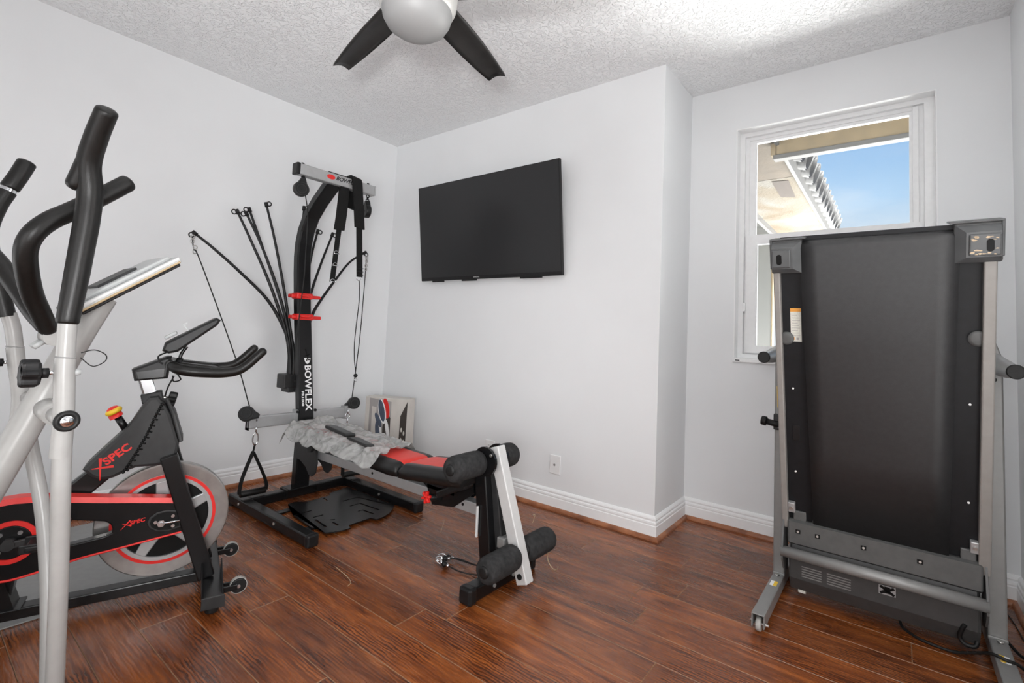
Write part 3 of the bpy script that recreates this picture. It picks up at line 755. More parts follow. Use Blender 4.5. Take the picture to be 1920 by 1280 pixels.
# rods
rods = [
 [(.2, .216, 1.453), (.215, .313, 1.382), (.23, .453, 1.267), (.245, .604, 1.128), (.26, .702, .976), (.275, .747, .85), (.29, .757, .691)],
 [(.2, .422, 1.618), (.223, .499, 1.459), (.245, .612, 1.223), (.268, .706, .977), (.285, .741, .818), (.29, .744, .69)],
 [(.2, .471, 1.617), (.223, .561, 1.438), (.245, .661, 1.197), (.268, .724, .977), (.285, .748, .818), (.30, .748, .69)],
 [(.185, .492, 1.647), (.21, .596, 1.38), (.235, .688, 1.135), (.258, .742, .946), (.28, .755, .818), (.28, .757, .69)],
 [(.2, .579, 1.696), (.223, .635, 1.483), (.245, .70, 1.2), (.268, .747, .946), (.29, .765, .818), (.30, .766, .69)],
 [(.195, .816, 1.729), (.215, .805, 1.512), (.24, .800, 1.275), (.28, .800, .818), (.29, .80, .69)],
 [(.2, .916, 1.598), (.22, .875, 1.439), (.245, .835, 1.213), (.28, .812, .883), (.29, .81, .69)],
 [(.2, 1.022, 1.597), (.22, .935, 1.362), (.25, .865, 1.149), (.28, .824, .883), (.29, .82, .69)],
 [(.2, 1.281, 1.513), (.218, 1.148, 1.421), (.236, 1.028, 1.269), (.254, .933, 1.138), (.265, .880, 1.043), (.28, .838, .883), (.29, .83, .69)]]
for P in rods:
    ro = obj('power_rod', MB().tube(P, [.0065, .0075, .009, .0105, .0115], n=10, sub=8), 'blackm', G)
    tip = V(P[0]); d = (tip-V(P[1])).normalized(); sdv = V((0, -1 if P[0][1] < .55 else 1, 0)); sdv = (sdv-d*sdv.dot(d)).normalized()
    hk = MB(); hk.cyl(tip-d*.022, tip+d*.006, .0105, n=14); hk.torus(tip+sdv*.018-d*.004, (1, 0, 0), .0125, .0035, 18, 8)
    obj('rod_hook', hk, 'blackm', ro)
rb = MB(); rb.box(.235, .325, .702, .862, .606, .690, .006); rb.box(.26, .345, .72, .85, .585, .615, .004)
rbo = obj('rod_box', rb, 'dgrey', G); q = MB()
for z in (.65, .60): q.cyl((.325, .772, z), (.335, .772, z), .007, n=10)
obj('bolt', q, 'steel', rbo)
# bench
obj('bench_rail', MB().box(.63, 1.83, YC-.025, YC+.025, .250, .296, .004), 'silver', G)
q = MB(); q.cyl((1.13, YC-.027, .276), (1.13, YC-.024, .276), .006, n=12); q.cyl((1.745, YC-.027, .276), (1.745, YC-.024, .276), .006, n=12); obj('rail_hole', q, 'inkk', G)
q = MB()
for y in (.737, .829):
    q.prism([(.44, y, .335), (.62, y, .335), (.655, y, .30), (.672, y, .24), (.660, y, .185), (.630, y, .160), (.597, y, .165), (.56, y, .20), (.50, y, .225), (.452, y, .228)], (0, .008, 0))
obj('hinge_bracket', q, 'dgrey', G)
q = MB(); q.cyl((.64, .72, .318), (.64, .85, .318), .016, n=16); q.cyl((.64, .705, .318), (.64, .72, .318), .022, n=16); obj('hinge_pin', q, 'blackm', G)
def pad(name, x0, x1, zb0, zb1, hw, th, rc0, rc1, red):
    """padded cushion: crowned top, rounded rim, red centre stripe"""
    nx, ny = 44, 30; top = []; bot = []
    def edge(t, lo, hi, r):
        d = min(t-lo, hi-t); return 1 if d >= r else math.sqrt(max(0, 1-(1-d/r)**2))
    for i in range(nx+1):
        t = i/nx; x = x0+(x1-x0)*(.5-.5*math.cos(PI*t)); zb = zb0+(zb1-zb0)*(x-x0)/(x1-x0)
        cr = min((x-x0), (x1-x)); ww = hw*(1 if cr > .06 else .86+.14*math.sqrt(max(0, 1-(1-cr/.06)**2)))
        for j in range(ny+1):
            s_ = j/ny; y = -ww*math.cos(PI*s_)
            e_ = edge(y, -ww, ww, .035)*edge(x, x0, x1, .032); se = 0
            for yy in (-red, red): se += .0025*math.exp(-((y-yy)/.006)**2)
            top.append((x, YC+y, zb+th*(.42+.58*e_)+.006*(1-(y/ww)**2)-se*e_)); bot.append((x, YC+y*.97, zb))
    n = (nx+1)*(ny+1); mb = MB(); vs = top+bot; fr = []; fb = []
    for i in range(nx):
        for j in range(ny):
            a = i*(ny+1)+j; yc_ = abs((top[a][1]+top[a+1][1])/2-YC)
            (fr if yc_ < red else fb).append([a, a+1, a+ny+2, a+ny+1]); fb.append([n+a, n+a+ny+1, n+a+ny+2, n+a+1])
    B_ = [i*(ny+1) for i in range(nx+1)]+[nx*(ny+1)+j for j in range(1, ny+1)]+[i*(ny+1)+ny for i in range(nx-1, -1, -1)]+[j for j in range(ny-1, 0, -1)]
    for a, b in zip(B_, B_[1:]+B_[:1]): fb.append([a, b, b+n, a+n])
    mb.add(vs, fb, True, 0); o = len(mb.v)-len(vs)
    for f_ in fr: mb.f.append([o+k for k in f_]); mb.sm.append(True); mb.mi.append(1)
    return obj(name, mb, ['leather', 'redl'], G)
pad('back_pad', .50, 1.425, .362, .338, .132, .052, 0, 0, .072)
pad('seat_pad', 1.432, 1.815, .338, .378, .132, .056, 0, 0, .072)
q = MB(); q.prism([(.62, YC-.10, .355), (1.40, YC-.10, .33), (1.40, YC-.10, .338), (.62, YC-.10, .363)], (0, .20, 0)); obj('pad_board', q, 'black', G)
q = MB()
for y in (YC-.034, YC+.028): q.prism([(1.47, y, .335), (1.80, y, .385), (1.81, y, .335), (1.70, y, .255), (1.57, y, .235), (1.535, y, .30)], (0, .006, 0))
q.box(1.535, 1.70, YC-.034, YC+.034, .30, .315); obj('seat_carriage', q, 'black', G)
q = MB(); q.cyl((1.585, YC-.085, .283), (1.62, YC-.03, .275), .012, n=14); q.obox((1.65, YC-.07, .305), (1.79, YC-.07, .375), .045, .03, (0, 1, 0), .008); q.cyl((1.79, YC-.095, .378), (1.79, YC-.04, .378), .022, n=18)
obj('seat_latch', q, 'blackm', G)
q = MB(); kc = V((1.592, YC-.088, .283))
for k in range(3):
    a = PI*k/3+.3; d = V((math.cos(a), 0, math.sin(a))); q.obox(kc-d*.026, kc+d*.026, .016, .012, (0, 1, 0), .004)
obj('lock_knob', q, 'red', G, 'red star knob under the seat')
# front leg
lg_ = obj('front_leg', MB().obox((1.900, YC-.022, .045), (1.838, YC-.022, .455), .040, .058, (0, 1, 0), .004), 'black', G)
obj('leg_channel', MB().obox((1.928, YC+.020, .13), (1.872, YC+.020, .455), .052, .046, (0, 1, 0), .004), 'dgrey', lg_)
q = MB()
for t in (.32, .62): 
    c = V((1.928, YC+.020, .13)).lerp(V((1.872, YC+.020, .455)), 1-t); q.cyl(c+V((.020, 0, 0)), c+V((.030, 0, .002)), .010, n=14)
obj('bolt', q, 'steel', lg_)
q = MB(); q.box(1.930, 1.965, YC-.020, YC+.040, .155, .195, .003); q.cyl((1.965, YC+.01, .175), (1.969, YC+.01, .175), .009, n=12); obj('cable_bracket', q, 'mgrey', lg_)
obj('seat_stop', MB().box(1.845, 1.853, YC-.055, YC-.045, .18, .30, .002), 'swhite', lg_)
ff_ = obj('front_foot', MB().box(1.898, 1.952, .630, .985, .006, .058, .006), 'black', G)
q = MB(); q.box(1.895, 1.955, .600, .640, 0, .062, .010); q.box(1.895, 1.955, .975, 1.010, 0, .062, .010); obj('end_cap', q, 'blackm', ff_)
q = MB(); q.box(1.893, 1.957, .70, .885, .052, .070, .003); q.cyl((1.952, .735, .032), (1.958, .735, .032), .007, n=12); q.cyl((1.952, .85, .032), (1.958, .85, .032), .007, n=12); obj('foot_bracket', q, 'mgrey', ff_)
# leg extension
top = V((1.882, YC+.012, .530)); bot = V((2.052, YC+.012, .048)); ld = (bot-top).normalized(); lnx = V((0, 1, 0)).cross(ld)
le = obj('leg_extension', MB().obox(top, bot, .046, .050, (0, 1, 0), .004), 'swhite', G)
q = MB()
for t in (.74, .94):
    c = top+(bot-top)*t; q.cyl(c+V((0, -.0235, 0)), c+V((0, -.027, 0)), .011, n=16); q.cyl(c+V((.0, -.027, 0)), c+V((0, -.029, 0)), .006, n=12)
obj('bolt', q, 'rubber', le)
pv = V((1.868, YC, .476))
q = MB()
for y in (YC-.040, YC+.040): q.lathe([(0, 0), (.058, 0), (.058, .012), (0, .012)], (pv.x, y-.006, pv.z), (0, 1, 0), 20, smooth=False)
q.cyl((1.905, YC-.05, .507), (1.905, YC-.04, .507), .010, n=12); obj('pivot_plate', q, 'black', G)
bx_ = MB(); bx_.cyl((1.905, YC-.052, .507), (1.905, YC-.045, .507), .006, n=12); obj('pivot_bolt', bx_, 'steel', G)
def roller(c, y0, y1, R):
    ax = obj('roller_bar', MB().cyl((c.x, min(y0, y1)-.004, c.z), (c.x, max(y0, y1)+.004, c.z), .013, n=18), 'blackm', G) if False else None
    lo2, hi2 = min(y0, y1), max(y0, y1); L = hi2-lo2
    prof = [(0.016, 0), (R-.022, 0), (R-.008, .004), (R-.002, .014), (R, .03), (R, L-.03), (R-.002, L-.014), (R-.008, L-.004), (R-.022, L), (.016, L)]
    ro = obj('foam_roller', MB().lathe(prof, (c.x, lo2, c.z), (0, 1, 0), 36), 'foam', G)
    m = MB()
    for y, s_ in ((lo2, -1), (hi2, 1)): m.lathe([(.0, .0), (.014, .0), (.020, .002), (.022, .007), (.022, .02)], (c.x, y+s_*.007, c.z), (0, -s_, 0), 22)
    obj('roller_cap', m, 'rubber', ro)
uc = V((1.842, 0, .468)); lc = V((2.020, 0, .150))
roller(uc, .580, .748, .050); roller(uc, .826, .960, .050)
roller(lc, .592, .768, .048); roller(lc, .834, 1.000, .048)
q = MB(); q.cyl((uc.x, .74, uc.z), (uc.x, .84, uc.z), .012, n=16); q.cyl((lc.x, .76, lc.z), (lc.x, .84, lc.z), .012, n=16); obj('roller_axle', q, 'chrome', G)
# foot plate with chevron slots
outl = [(.546, .700), (.554, .655), (1.033, .588), (1.052, .625), (1.066, .665), (1.067, .702), (1.031, .713), (1.029, .844), (1.068, .852), (1.062, .900), (1.045, .945), (1.015, .99), (.970, 1.040), (.52, 1.040), (.535, .975), (.548, .905), (.585, .885), (.589, .737)]
sl = [[(.729, .692), (.731, .600), (.939, .581)], [(.825, .702), (.822, .648)], [(.855, .641), (.974, .628)], [(.923, .708), (.910, .690)], [(.946, .682), (.999, .678)],
      [(.717, .883), (.722, .975), (.908, 1.018)], [(.813, .866), (.813, .928), (.969, .940)], [(.908, .851), (.909, .879), (.993, .886)], [(.600, .837), (.653, .825)]]
filled('foot_plate', outl, [stadium(s_, .011) for s_ in sl], .010, .005, 'black', G)
q = MB()
for x in (.62, .92):
    q.box(x-.02, x+.02, .505, .66, .004, .010); q.box(x-.02, x+.02, 1.0, 1.068, .004, .010)
obj('plate_tab', q, 'black', G)
# cables
CB = [
 [(.205, .212, 1.430), (.213, .222, 1.36), (.25, .243, 1.30), (.33, .42, .80), (.42, .478, .530)],
 [(.585, .612, 1.70), (.545, .655, 1.60), (.52, .672, 1.40), (.50, .684, 1.254), (.46, .69, .95), (.43, .70, .70)],
 [(.36, 1.181, 1.445), (.36, 1.181, 1.336), (.40, 1.145, .961), (.42, 1.115, .72), (.42, 1.100, .54)]]
for P in CB: obj('cable', MB().tube(P, .0030, n=8, sub=8), 'rubber', G)
q = MB()
for c in ((.207, .214, 1.415), (.215, .226, 1.36), (.36, 1.184, 1.44), (.36, 1.183, 1.385)):
    for k in range(2): q.torus(V(c)+V((0, 0, .012-.024*k)), (1, .3*k, 0), .010, .0026, 16, 6)
obj('cable_clip', q, 'steel', G)
# leg cables lying on the floor with their snap ends
for i, P in enumerate(([(1.645, .775, .022), (1.70, .80, .03), (1.80, .83, .022), (1.93, .86, .055)], [(1.640, .800, .018), (1.69, .83, .010), (1.80, .82, .026), (1.94, .83, .06)], [(1.672, .745, .020), (1.75, .76, .008), (1.83, .79, .010), (1.935, .80, .05)])):
    cb_ = obj('leg_cable', MB().tube(P, .0026, n=8, sub=8), 'rubber', G)
    e_ = V(P[0]); d = (V(P[0])-V(P[1])).normalized()
    m = MB(); m.sphere(e_, .012); obj('cable_ball', m, 'rubber', cb_)
    m = MB(); m.cyl(e_-d*.024, e_-d*.010, .006, n=10); m.tube([e_+d*.010, e_+d*.022+V((0, 0, .010)), e_+d*.044, e_+d*.022-V((0, 0, .010)), e_+d*.012], .0030, n=8, sub=6); m.cyl(e_+d*.008, e_+d*.02, .006, n=10)
    obj('snap_hook', m, 'chrome', cb_)
m = MB(); m.tube([(1.955, .97, .20), (1.975, .955, .24), (1.985, .93, .25)], .0015, n=6); m.torus((2.03, 1.02, .05), (.3, 1, .2), .035, .0018, 24, 6, a0=.3, a1=4.2); obj('spare_cable', m, 'straw', G)

# ------------------------------------------------------------------ things hanging on / lying on the gym
def webbing(P, w, th, wdir, mb=None, mi=0):
    mb = mb or MB(); Q = catmull(P, 6) if len(P) > 2 else [V(p) for p in P]
    return mb.sweep(Q, w, th, wdir, mi, bev=.001)
s1_ = thing('shoulder_strap', (.60, .83, 1.50), 'black padded strap hanging from the lat bar left of the draped strap', 'strap', 'padded straps on the lat bar')
obj('pad', webbing([(.596, .838, 1.792), (.600, .834, 1.74), (.600, .829, 1.64), (.598, .822, 1.545)], .060, .020, (0, 1, .06)), 'web', s1_)
obj('webbing', webbing([(.598, .821, 1.55), (.596, .815, 1.45), (.594, .809, 1.34), (.592, .803, 1.240)], .032, .005, (0, 1, .06)), 'web', s1_)
q = MB(); q.box(.566, .606, .812, .862, 1.790, 1.801, .002); obj('loop', q, 'web', s1_)
q = MB()
for y, z in ((.815, 1.405), (.812, 1.335), (.804, 1.240)): q.torus((.601, y, z), (1, .2, .2), .017, .0025, 20, 6, a0=PI, a1=2*PI+.2); q.cyl((.601, y-.017, z), (.601, y+.017, z), .0025, n=6)
obj('d_ring', q, 'chrome', s1_)
s2_ = thing('shoulder_strap', (.62, .93, 1.50), 'black padded strap draped over the right end of the lat bar', 'strap', 'padded straps on the lat bar')
obj('pad', webbing([(.546, .925, 1.70), (.546, .912, 1.80), (.550, .902, 1.862), (.585, .900, 1.8745), (.620, .902, 1.862), (.628, .910, 1.78), (.631, .922, 1.68), (.629, .936, 1.575)], .064, .016, (0, 1, -.12)), 'web', s2_)
obj('webbing', webbing([(.627, .934, 1.59), (.625, .945, 1.47), (.622, .955, 1.37), (.622, .962, 1.285)], .040, .006, (0, 1, .02)), 'web', s2_)
q = MB()
for k in range(3): q.box(.624, .6285, .941, .983, 1.296+.02*k, 1.299+.02*k)
obj('stitched_band', q, 'blackm', s2_)
q = MB(); q.torus((.622, .957, 1.280), (1, 0, 0), .016, .0025, 20, 6); obj('d_ring', q, 'chrome', s2_)
cd = thing('hanging_cord', (.60, .96, 1.0), 'thin black cord with a ball stop hanging from the draped strap', 'cord')
obj('cord', MB().tube([(.62, .962, 1.268), (.60, .985, 1.16), (.57, .992, .92), (.56, 1.004, .80), (.55, 1.025, .715)], .0028, n=8, sub=8), 'rubber', cd)
q = MB(); q.sphere((.55, 1.027, .690), .0125); obj('ball_stop', q, 'rubber', cd)
q = MB(); q.torus((.55, 1.031, .663), (1, 0, 0), .009, .002, 14, 6); obj('ring', q, 'chrome', cd)
def stirrup(name, apex, y0, y1, zb, x, label, carab):
    h = thing(name, (x, (y0+y1)/2, 0), label, 'handle', 'cable handles')
    q = MB(); c = V(carab)
    q.tube([c+V((0, 0, .034)), c+V((0, .012, .014)), c+V((0, .012, -.018)), c+V((0, 0, -.036)), c+V((0, -.013, -.015)), c+V((0, -.012, .018)), c+V((0, 0, .034))], .0042, n=8, sub=6)
    for k in range(3): q.torus(c+V((0, 0, .050+.028*k)), (1, 0, 0) if k % 2 else (.5, 1, 0), .016, .0042, 18, 8)
    obj('carabiner', q, 'chrome', h)
    a = V(apex); m = MB()
    m.sweep([c-V((0, 0, .032)), a], .012, .005, (1, .2, 0), bev=.001)
    for y, ex in ((y0, -.006), (y1, .006)):
        mid = a.lerp(V((x, y, zb)), .55)+V((0, ex*2.5, 0)); m.sweep(catmull([a, mid, V((x, y+ex, zb+.03)), V((x, y+ex, zb))], 6), .026, .004, (1, .25, 0), bev=.001)
    obj('webbing', m, 'web', h)
    obj('grip', MB().cyl((x, y0-.003, zb), (x, y1+.003, zb-.002), .0175, n=24, bev=.004), 'foamgrip', h)
    return h
stirrup('cable_handle', (.425, .511, .295), .462, .588, .080, .425, 'black stirrup handle hanging from the left pulley arm', (.425, .517, .365))
stirrup('cable_handle', (.47, 1.062, .235), 1.02, 1.135, .085, .50, 'black stirrup handle hanging from the right pulley arm behind the bench', (.455, 1.052, .355))
# clear plastic film crumpled over the back pad
fs_ = thing('plastic_film', (.9, YC, .40), 'crumpled clear plastic film covering the upper half of the bench pad', 'plastic film')
rr_ = random.Random(3); nx, ny = 110, 70; vs = []; fcs = []
from mathutils import noise
for i in range(nx+1):
    t = i/nx
    for j in range(ny+1):
        s_ = j/ny
        ragx = .05*noise.noise(V((s_*2.5, 1.7, 0)))+.03*math.sin(s_*5)
        x = .475+(.80+ragx)*t; y = YC-.168+.336*s_
        dy = abs(y-YC); zt = .362-.026*(x-.5)+.060+.006*(1-(dy/.132)**2)
        if dy > .118: zt -= (dy-.118)*1.15
        if x < .52: zt -= (.52-x)*.9
        p_ = V((x*17, y*17, 0)); q_ = V((x*38, y*30, 3))
        d1 = noise.noise(V((x*5+y*4, y*13-x*6, 1))); d2 = noise.noise(V((x*10-y*9, y*22+x*8, 4)))
        zt += .004+.016*(1-min(1, abs(d1)*3.0))+.005*(1-min(1, abs(d2)*2.2))
        if x < .56: zt += .018*math.sin(PI*min(1, (x-.475)/.085))
        y += .008*noise.noise(V((x*9, y*9, 5)))
        vs.append((x, y, zt))
for i in range(nx):
    for j in range(ny):
        a = i*(ny+1)+j; fcs.append([a, a+1, a+ny+2, a+ny+1])
fo = obj('film', MB().add(vs, fcs, True), 'film', fs_)
sm_ = fo.modifiers.new('thickness', 'SOLIDIFY'); sm_.thickness = .0006
def slab(name, P, th, label):
    o = obj(name, MB().prism(P, (0, 0, th), bev=.006), 'leather', base=P[0]); return tag(o, label, 'pad', 'loose pads on the plastic film')
slab('ab_pad', [(.735, .730, .437), (.975, .700, .432), (1.000, .745, .432), (.775, .775, .437)], .018, 'black padded slab lying on the plastic film nearer the post')
slab('ab_pad', [(1.000, .690, .429), (1.185, .667, .424), (1.212, .705, .424), (1.055, .730, .429)], .014, 'smaller flat black pad lying on the film nearer the red stripe')

# ------------------------------------------------------------------ exercise mat and spin bike
mo = obj('exercise_mat', MB().box(.13, .956, -1.75, .05, .0, .005, .002), 'mat', base=(.54, -.85, 0)); tag(mo, 'grey exercise mat on the floor under the spin bike', 'mat')
bo_ = V((1.114, .054, 0)); ba = V((math.cos(math.radians(72)), math.sin(math.radians(72)), 0)); bn = V((ba.y, -ba.x, 0))
def K(t, s, z): return bo_+ba*t+bn*s+V((0, 0, z))
KM = Matrix((ba, bn, V((0, 0, 1)))).transposed().to_4x4(); KM.translation = bo_
S = thing('spin_bike', bo_, 'black and red spin bike with a silver flywheel beside the left wall', 'exercise bike')
Z0 = .005
def kbox(mb, t0, t1, s0, s1, z0, z1, bev=0, mi=0): return mb.box(t0, t1, s0, s1, z0, z1, bev, mi, KM)
# floor frame
obj('floor_beam', kbox(MB(), -1.02, .0, -.025, .025, .030, .064, .004), 'black', S)
def stab(tc_, s0, s1):
    st = obj('stabilizer', kbox(MB(), tc_-.032, tc_+.032, s0, s1, .030, .066, .005), 'black', S)
    for s_ in (s0+.03, s1-.03): obj('foot_pad', MB().cyl(K(tc_, s_, .006), K(tc_, s_, .030), .021, n=20, bev=.003), 'rubber', st)
    for s_, e in ((s0, -1), (s1, 1)): obj('end_plate', kbox(MB(), tc_-.034, tc_+.034, s_-.003, s_+.003, .028, .068, .002), 'dgrey', st)
    return st
fs1 = stab(.012, -.245, .245); stab(-1.03, -.255, .255)
gq = MB(); gq.prism([K(-.022, .088, .066), K(-.022, .235, .066), K(-.022, .088, .125)], ba*.004); gq.prism([K(.042, .088, .066), K(.042, .235, .066), K(.042, .088, .125)], ba*-.004)
obj('gusset', gq, 'black', S)
for s_ in (.165, -.165):
    w_ = obj('transport_wheel', MB().cyl(K(.092, s_-.011, .052), K(.092, s_+.011, .052), .025, n=28, bev=.004), 'rubber', S)
    m = MB(); m.ring(K(.092, s_, .052), bn, .0255, .0275, .016, 32); obj('tread', m, 'wheelg', w_)
    m = MB(); m.cyl(K(.092, s_+.011, .052), K(.092, s_+.016, .052), .006, n=12); obj('axle_bolt', m, 'chrome', w_)
    m = MB(); kbox(m, .04, .088, s_-.019, s_-.013, .042, .062, .002); kbox(m, .04, .088, s_+.013, s_+.019, .042, .062, .002); obj('wheel_bracket', m, 'black', w_)
# flywheel
fc = (-.141, .274); FR = .197
def FC(s): return K(fc[0], s, fc[1])
fwl = obj('flywheel', MB().lathe([(.150, -.014), (.188, -.016), (FR-.003, -.016), (FR, -.013), (FR, .013), (FR-.003, .016), (.188, .016), (.150, .014), (.150, -.014)], FC(0), bn, 72, smooth=False), 'rim', S)
m = MB()
for s_ in (-.0145, .0145): m.ring(FC(s_), bn, .1445, .1545, .005, 72)
obj('red_ring', m, 'red', fwl)
m = MB(); m.ring(FC(0), bn, .132, .1450, .030, 72); obj('inner_rim', m, 'silver', fwl)
obj('web_disc', MB().cyl(FC(-.006), FC(.006), .134, n=48), 'inkk', fwl)
for k in range(5):
    a_ = math.radians(90+8+72*k); d = ba*math.cos(a_)+V((0, 0, math.sin(a_))); q_ = ba*-math.sin(a_)+V((0, 0, math.cos(a_)))
    P = [FC(-.014)+d*.02+q_*.026, FC(-.014)+d*.134+q_*.017, FC(-.014)+d*.134-q_*.017, FC(-.014)+d*.02-q_*.026]
    obj('spoke', MB().prism(P, bn*.028, bev=.004), 'silver', fwl)
obj('hub', MB().cyl(FC(-.06), FC(.062), .030, n=24, bev=.004), 'silver', fwl)
# fork legs and main tube
for s_ in (.078, -.078):
    obj('fork_leg', MB().obox(K(-.145, s_, .51), K(-.003, s_, .066), .030, .052, bn, .004), 'black', S)
obj('main_tube', MB().obox(K(-.285, 0, .505), K(-.52, 0, .27), .052, .066, bn, .006), 'black', S)
obj('seat_post_tube', MB().obox(K(-.525, 0, .385), K(-.56, 0, .066), .05, .075, bn, .006), 'black', S)
m = MB(); m.prism([K(-.505, .035, .066), K(-.60, .035, .066), K(-.575, .035, .19), K(-.545, .035, .19)], bn*-.07); kbox(m, -.62, -.49, -.045, .045, .062, .070, .002); obj('tube_foot', m, 'black', S)
obj('rear_leg', MB().obox(K(-.62, 0, .40), K(-1.0, 0, .08), .05, .06, bn, .005), 'black', S)
# front shroud
sp_ = [(-.375, .482), (-.351, .456), (-.333, .446), (-.314, .444), (-.300, .445), (-.290, .448), (-.257, .466), (-.235, .474), (-.189, .473), (-.165, .476), (-.131, .492), (-.122, .499), (-.118, .549), (-.150, .648), (-.172, .69), (-.190, .714), (-.215, .712), (-.232, .685), (-.265, .618), (-.296, .579), (-.363, .5)]
sh = obj('front_shroud', MB().prism([K(t, -.058, z) for t, z in sp_], bn*.116, bev=.010), 'dgrey', S)
seam = catmull([(-.268, .463, 0), (-.248, .502, 0), (-.228, .548, 0), (-.209, .596, 0), (-.193, .646, 0), (-.177, .688, 0)], 5); m = MB()
for i, p in enumerate(seam):
    m.sphere(K(p.x, .0585, p.y), .0050)
    if i % 2: m.sphere(K(p.x+.008, .0582, p.y-.003), .0034)
m.tube([K(p.x, .0582, p.y) for p in seam], .0022, n=6, sub=2); obj('beaded_seam', m, 'inkk', sh)
fv_ = MB(); fv_.prism([K(-.118, -.06, .549), K(-.118, .06, .549), K(-.145, .05, .645), K(-.172, .03, .70), K(-.172, -.03, .70), K(-.145, -.05, .645)], ba*.012+V((0, 0, .004)), bev=.004); obj('front_panel', fv_, 'dgrey', sh)
m = MB(); m.cyl(K(-.140, .055, .503), K(-.140, .062, .503), .005, n=12); obj('screw', m, 'steel', sh)
td = (ba*.055+V((0, 0, .0435))).normalized(); tu_ = bn.cross(td); tu_ = -tu_ if tu_.z < 0 else tu_
text('lettering', 'SPEC', .026, K(-.313, .0582, .490), td, tu_, 'red', sh, bold=.03, sx=1.12)
m = MB(); o_ = K(-.3195, .0582, .482)
def stroke(a, b, w0, w1, c0):
    A, B_ = o_+td*a[0]+tu_*a[1], o_+td*b[0]+tu_*b[1]; d = (B_-A).normalized(); q_ = bn.cross(d)
    m.prism([A+q_*w0, B_+q_*w1, B_-q_*w1, A-q_*w0], bn*c0)
stroke((-.030, -.026), (.012, .034), .0008, .0045, .0008); stroke((-.024, .020), (.022, -.012), .0010, .0042, .0010)
obj('logo', m, 'red', sh)
# brake knob
bkd = (K(-.303, 0, .645)-K(-.268, 0, .585)).normalized()
obj('brake_rod', MB().cyl(K(-.268, 0, .585), K(-.303, 0, .645), .0115, n=18), 'black', S)
kb = obj('brake_knob', MB().lathe([(0, 0), (.013, 0), (.016, .004), (.016, .012), (.020, .014), (.020, .0)], K(-.303, 0, .640), bkd, 28), 'red', S, 'red and yellow brake knob')
obj('knob_rim', MB().lathe([(.012, 0), (.020, .000), (.0245, .005), (.0245, .012), (.021, .016), (.018, .017), (.012, .017)], K(-.3085, 0, .654), bkd, 32), 'yellow', kb)
obj('knob_cap', MB().lathe([(.0185, 0), (.015, .006), (.008, .009), (0, .010)], K(-.316, 0, .668), bkd, 28), 'red', kb)
# handlebar post
pd_ = (K(-.238, 0, .79)-K(-.205, 0, .69)).normalized()
obj('handlebar_post', MB().obox(K(-.208, 0, .69), K(-.240, 0, .79), .032, .042, bn, .008), 'chrome', S)
obj('post_collar', MB().obox(K(-.205, 0, .690), K(-.213, 0, .724), .048, .062, bn, .004), 'blackm', S)
m = MB(); m.cyl(K(-.185, .0, .705), K(-.160, .0, .700), .006, n=10)
obj('knob_stem', m, 'steel', S)
kd = (K(-.135, 0, .694)-K(-.162, 0, .700)).normalized(); kc_ = K(-.163, 0, .700); uu, ww, _ = basis(kd); P = []
for i in range(36):
    a_ = 2*PI*i/36; r_ = .024+.0035*math.cos(6*a_); P.append(kc_+uu*r_*math.cos(a_)+ww*r_*math.sin(a_))
obj('adjust_knob', MB().prism(P, kd*.026, bev=.004), 'rubber', S)
cl = [(-.272, .808), (-.262, .768), (-.168, .776), (-.162, .852), (-.178, .852)]
hc = obj('handlebar_clamp', MB().prism([K(t, -.05, z) for t, z in cl], bn*.10, bev=.008), 'blackm', S)
m = MB(); m.prism([K(-.258, .0505, .800), K(-.250, .0505, .776), K(-.180, .0505, .782), K(-.180, .0505, .812)], bn*.001); obj('side_inset', m, 'black', hc)
m = MB(); m.cyl(K(-.170, -.03, .800), K(-.158, -.03, .800), .0, .0) if False else None
# handlebars
hb = MB()
hN = [(-.160, .09, .816), (-.140, .125, .806), (-.100, .135, .798), (-.050, .135, .794), (-.002, .132, .793), (.040, .130, .800), (.073, .13, .823), (.117, .13, .870)]
for sg in (1, -1): hb.tube([K(t, sg*s_, z+.010) for t, s_, z in hN], [.017, .018, .018, .0175, .016, .0155], n=16, sub=8, rnd=True)
hb.tube([K(-.160, -.10, .826), K(-.164, -.05, .826), K(-.164, .05, .826), K(-.160, .10, .826)], .017, n=16)
obj('handlebar', hb, 'foamgrip', S)
pdm = MB()
for sg in (1, -1): pdm.prism([K(-.15, sg*.045, .838), K(-.15, sg*.105, .838), K(-.03, sg*.105, .822), K(-.01, sg*.075, .820), K(-.03, sg*.045, .822)], V((0, 0, -.022)), bev=.008)
obj('elbow_pad', pdm, 'foamgrip', S)
# console
cp_ = [(-.191, .876), (-.172, .866), (-.145, .873), (-.033, .971), (-.022, .992), (-.037, 1.000), (-.132, .938), (-.185, .903)]
cs_ = obj('console', MB().prism([K(t, -.085, z) for t, z in cp_], bn*.17, bev=.008), 'blackm', S)
cd_ = (K(-.037, 0, 1.0)-K(-.132, 0, .938)).normalized(); cu_ = V(cd_).cross(bn); cu_ = -cu_ if cu_.z < 0 else cu_
m = MB(); m.obox(K(-.185, -.03, .912)+cu_*.006, K(-.150, -.03, .935)+cu_*.006, .09, .012, bn, .003); obj('button_panel', m, 'ltgrey', cs_)
m = MB(); m.obox(K(-.120, .05, .947), K(-.120, .05, .947)+cu_*.028, .012, .004, bn); m.obox(K(-.120, .05, .947)+cu_*.028, K(-.108, .05, .955)+cu_*.028, .012, .004, bn); obj('device_clip', m, 'ltgrey', cs_)
m = MB(); m.tube([K(-.120, .03, .890), K(-.135, .03, .860), K(-.138, .03, .826)], .006, n=10); m.cyl(K(-.137, .03, .848), K(-.140, .03, .822), .010, .015, n=14); obj('console_stem', m, 'black', S)
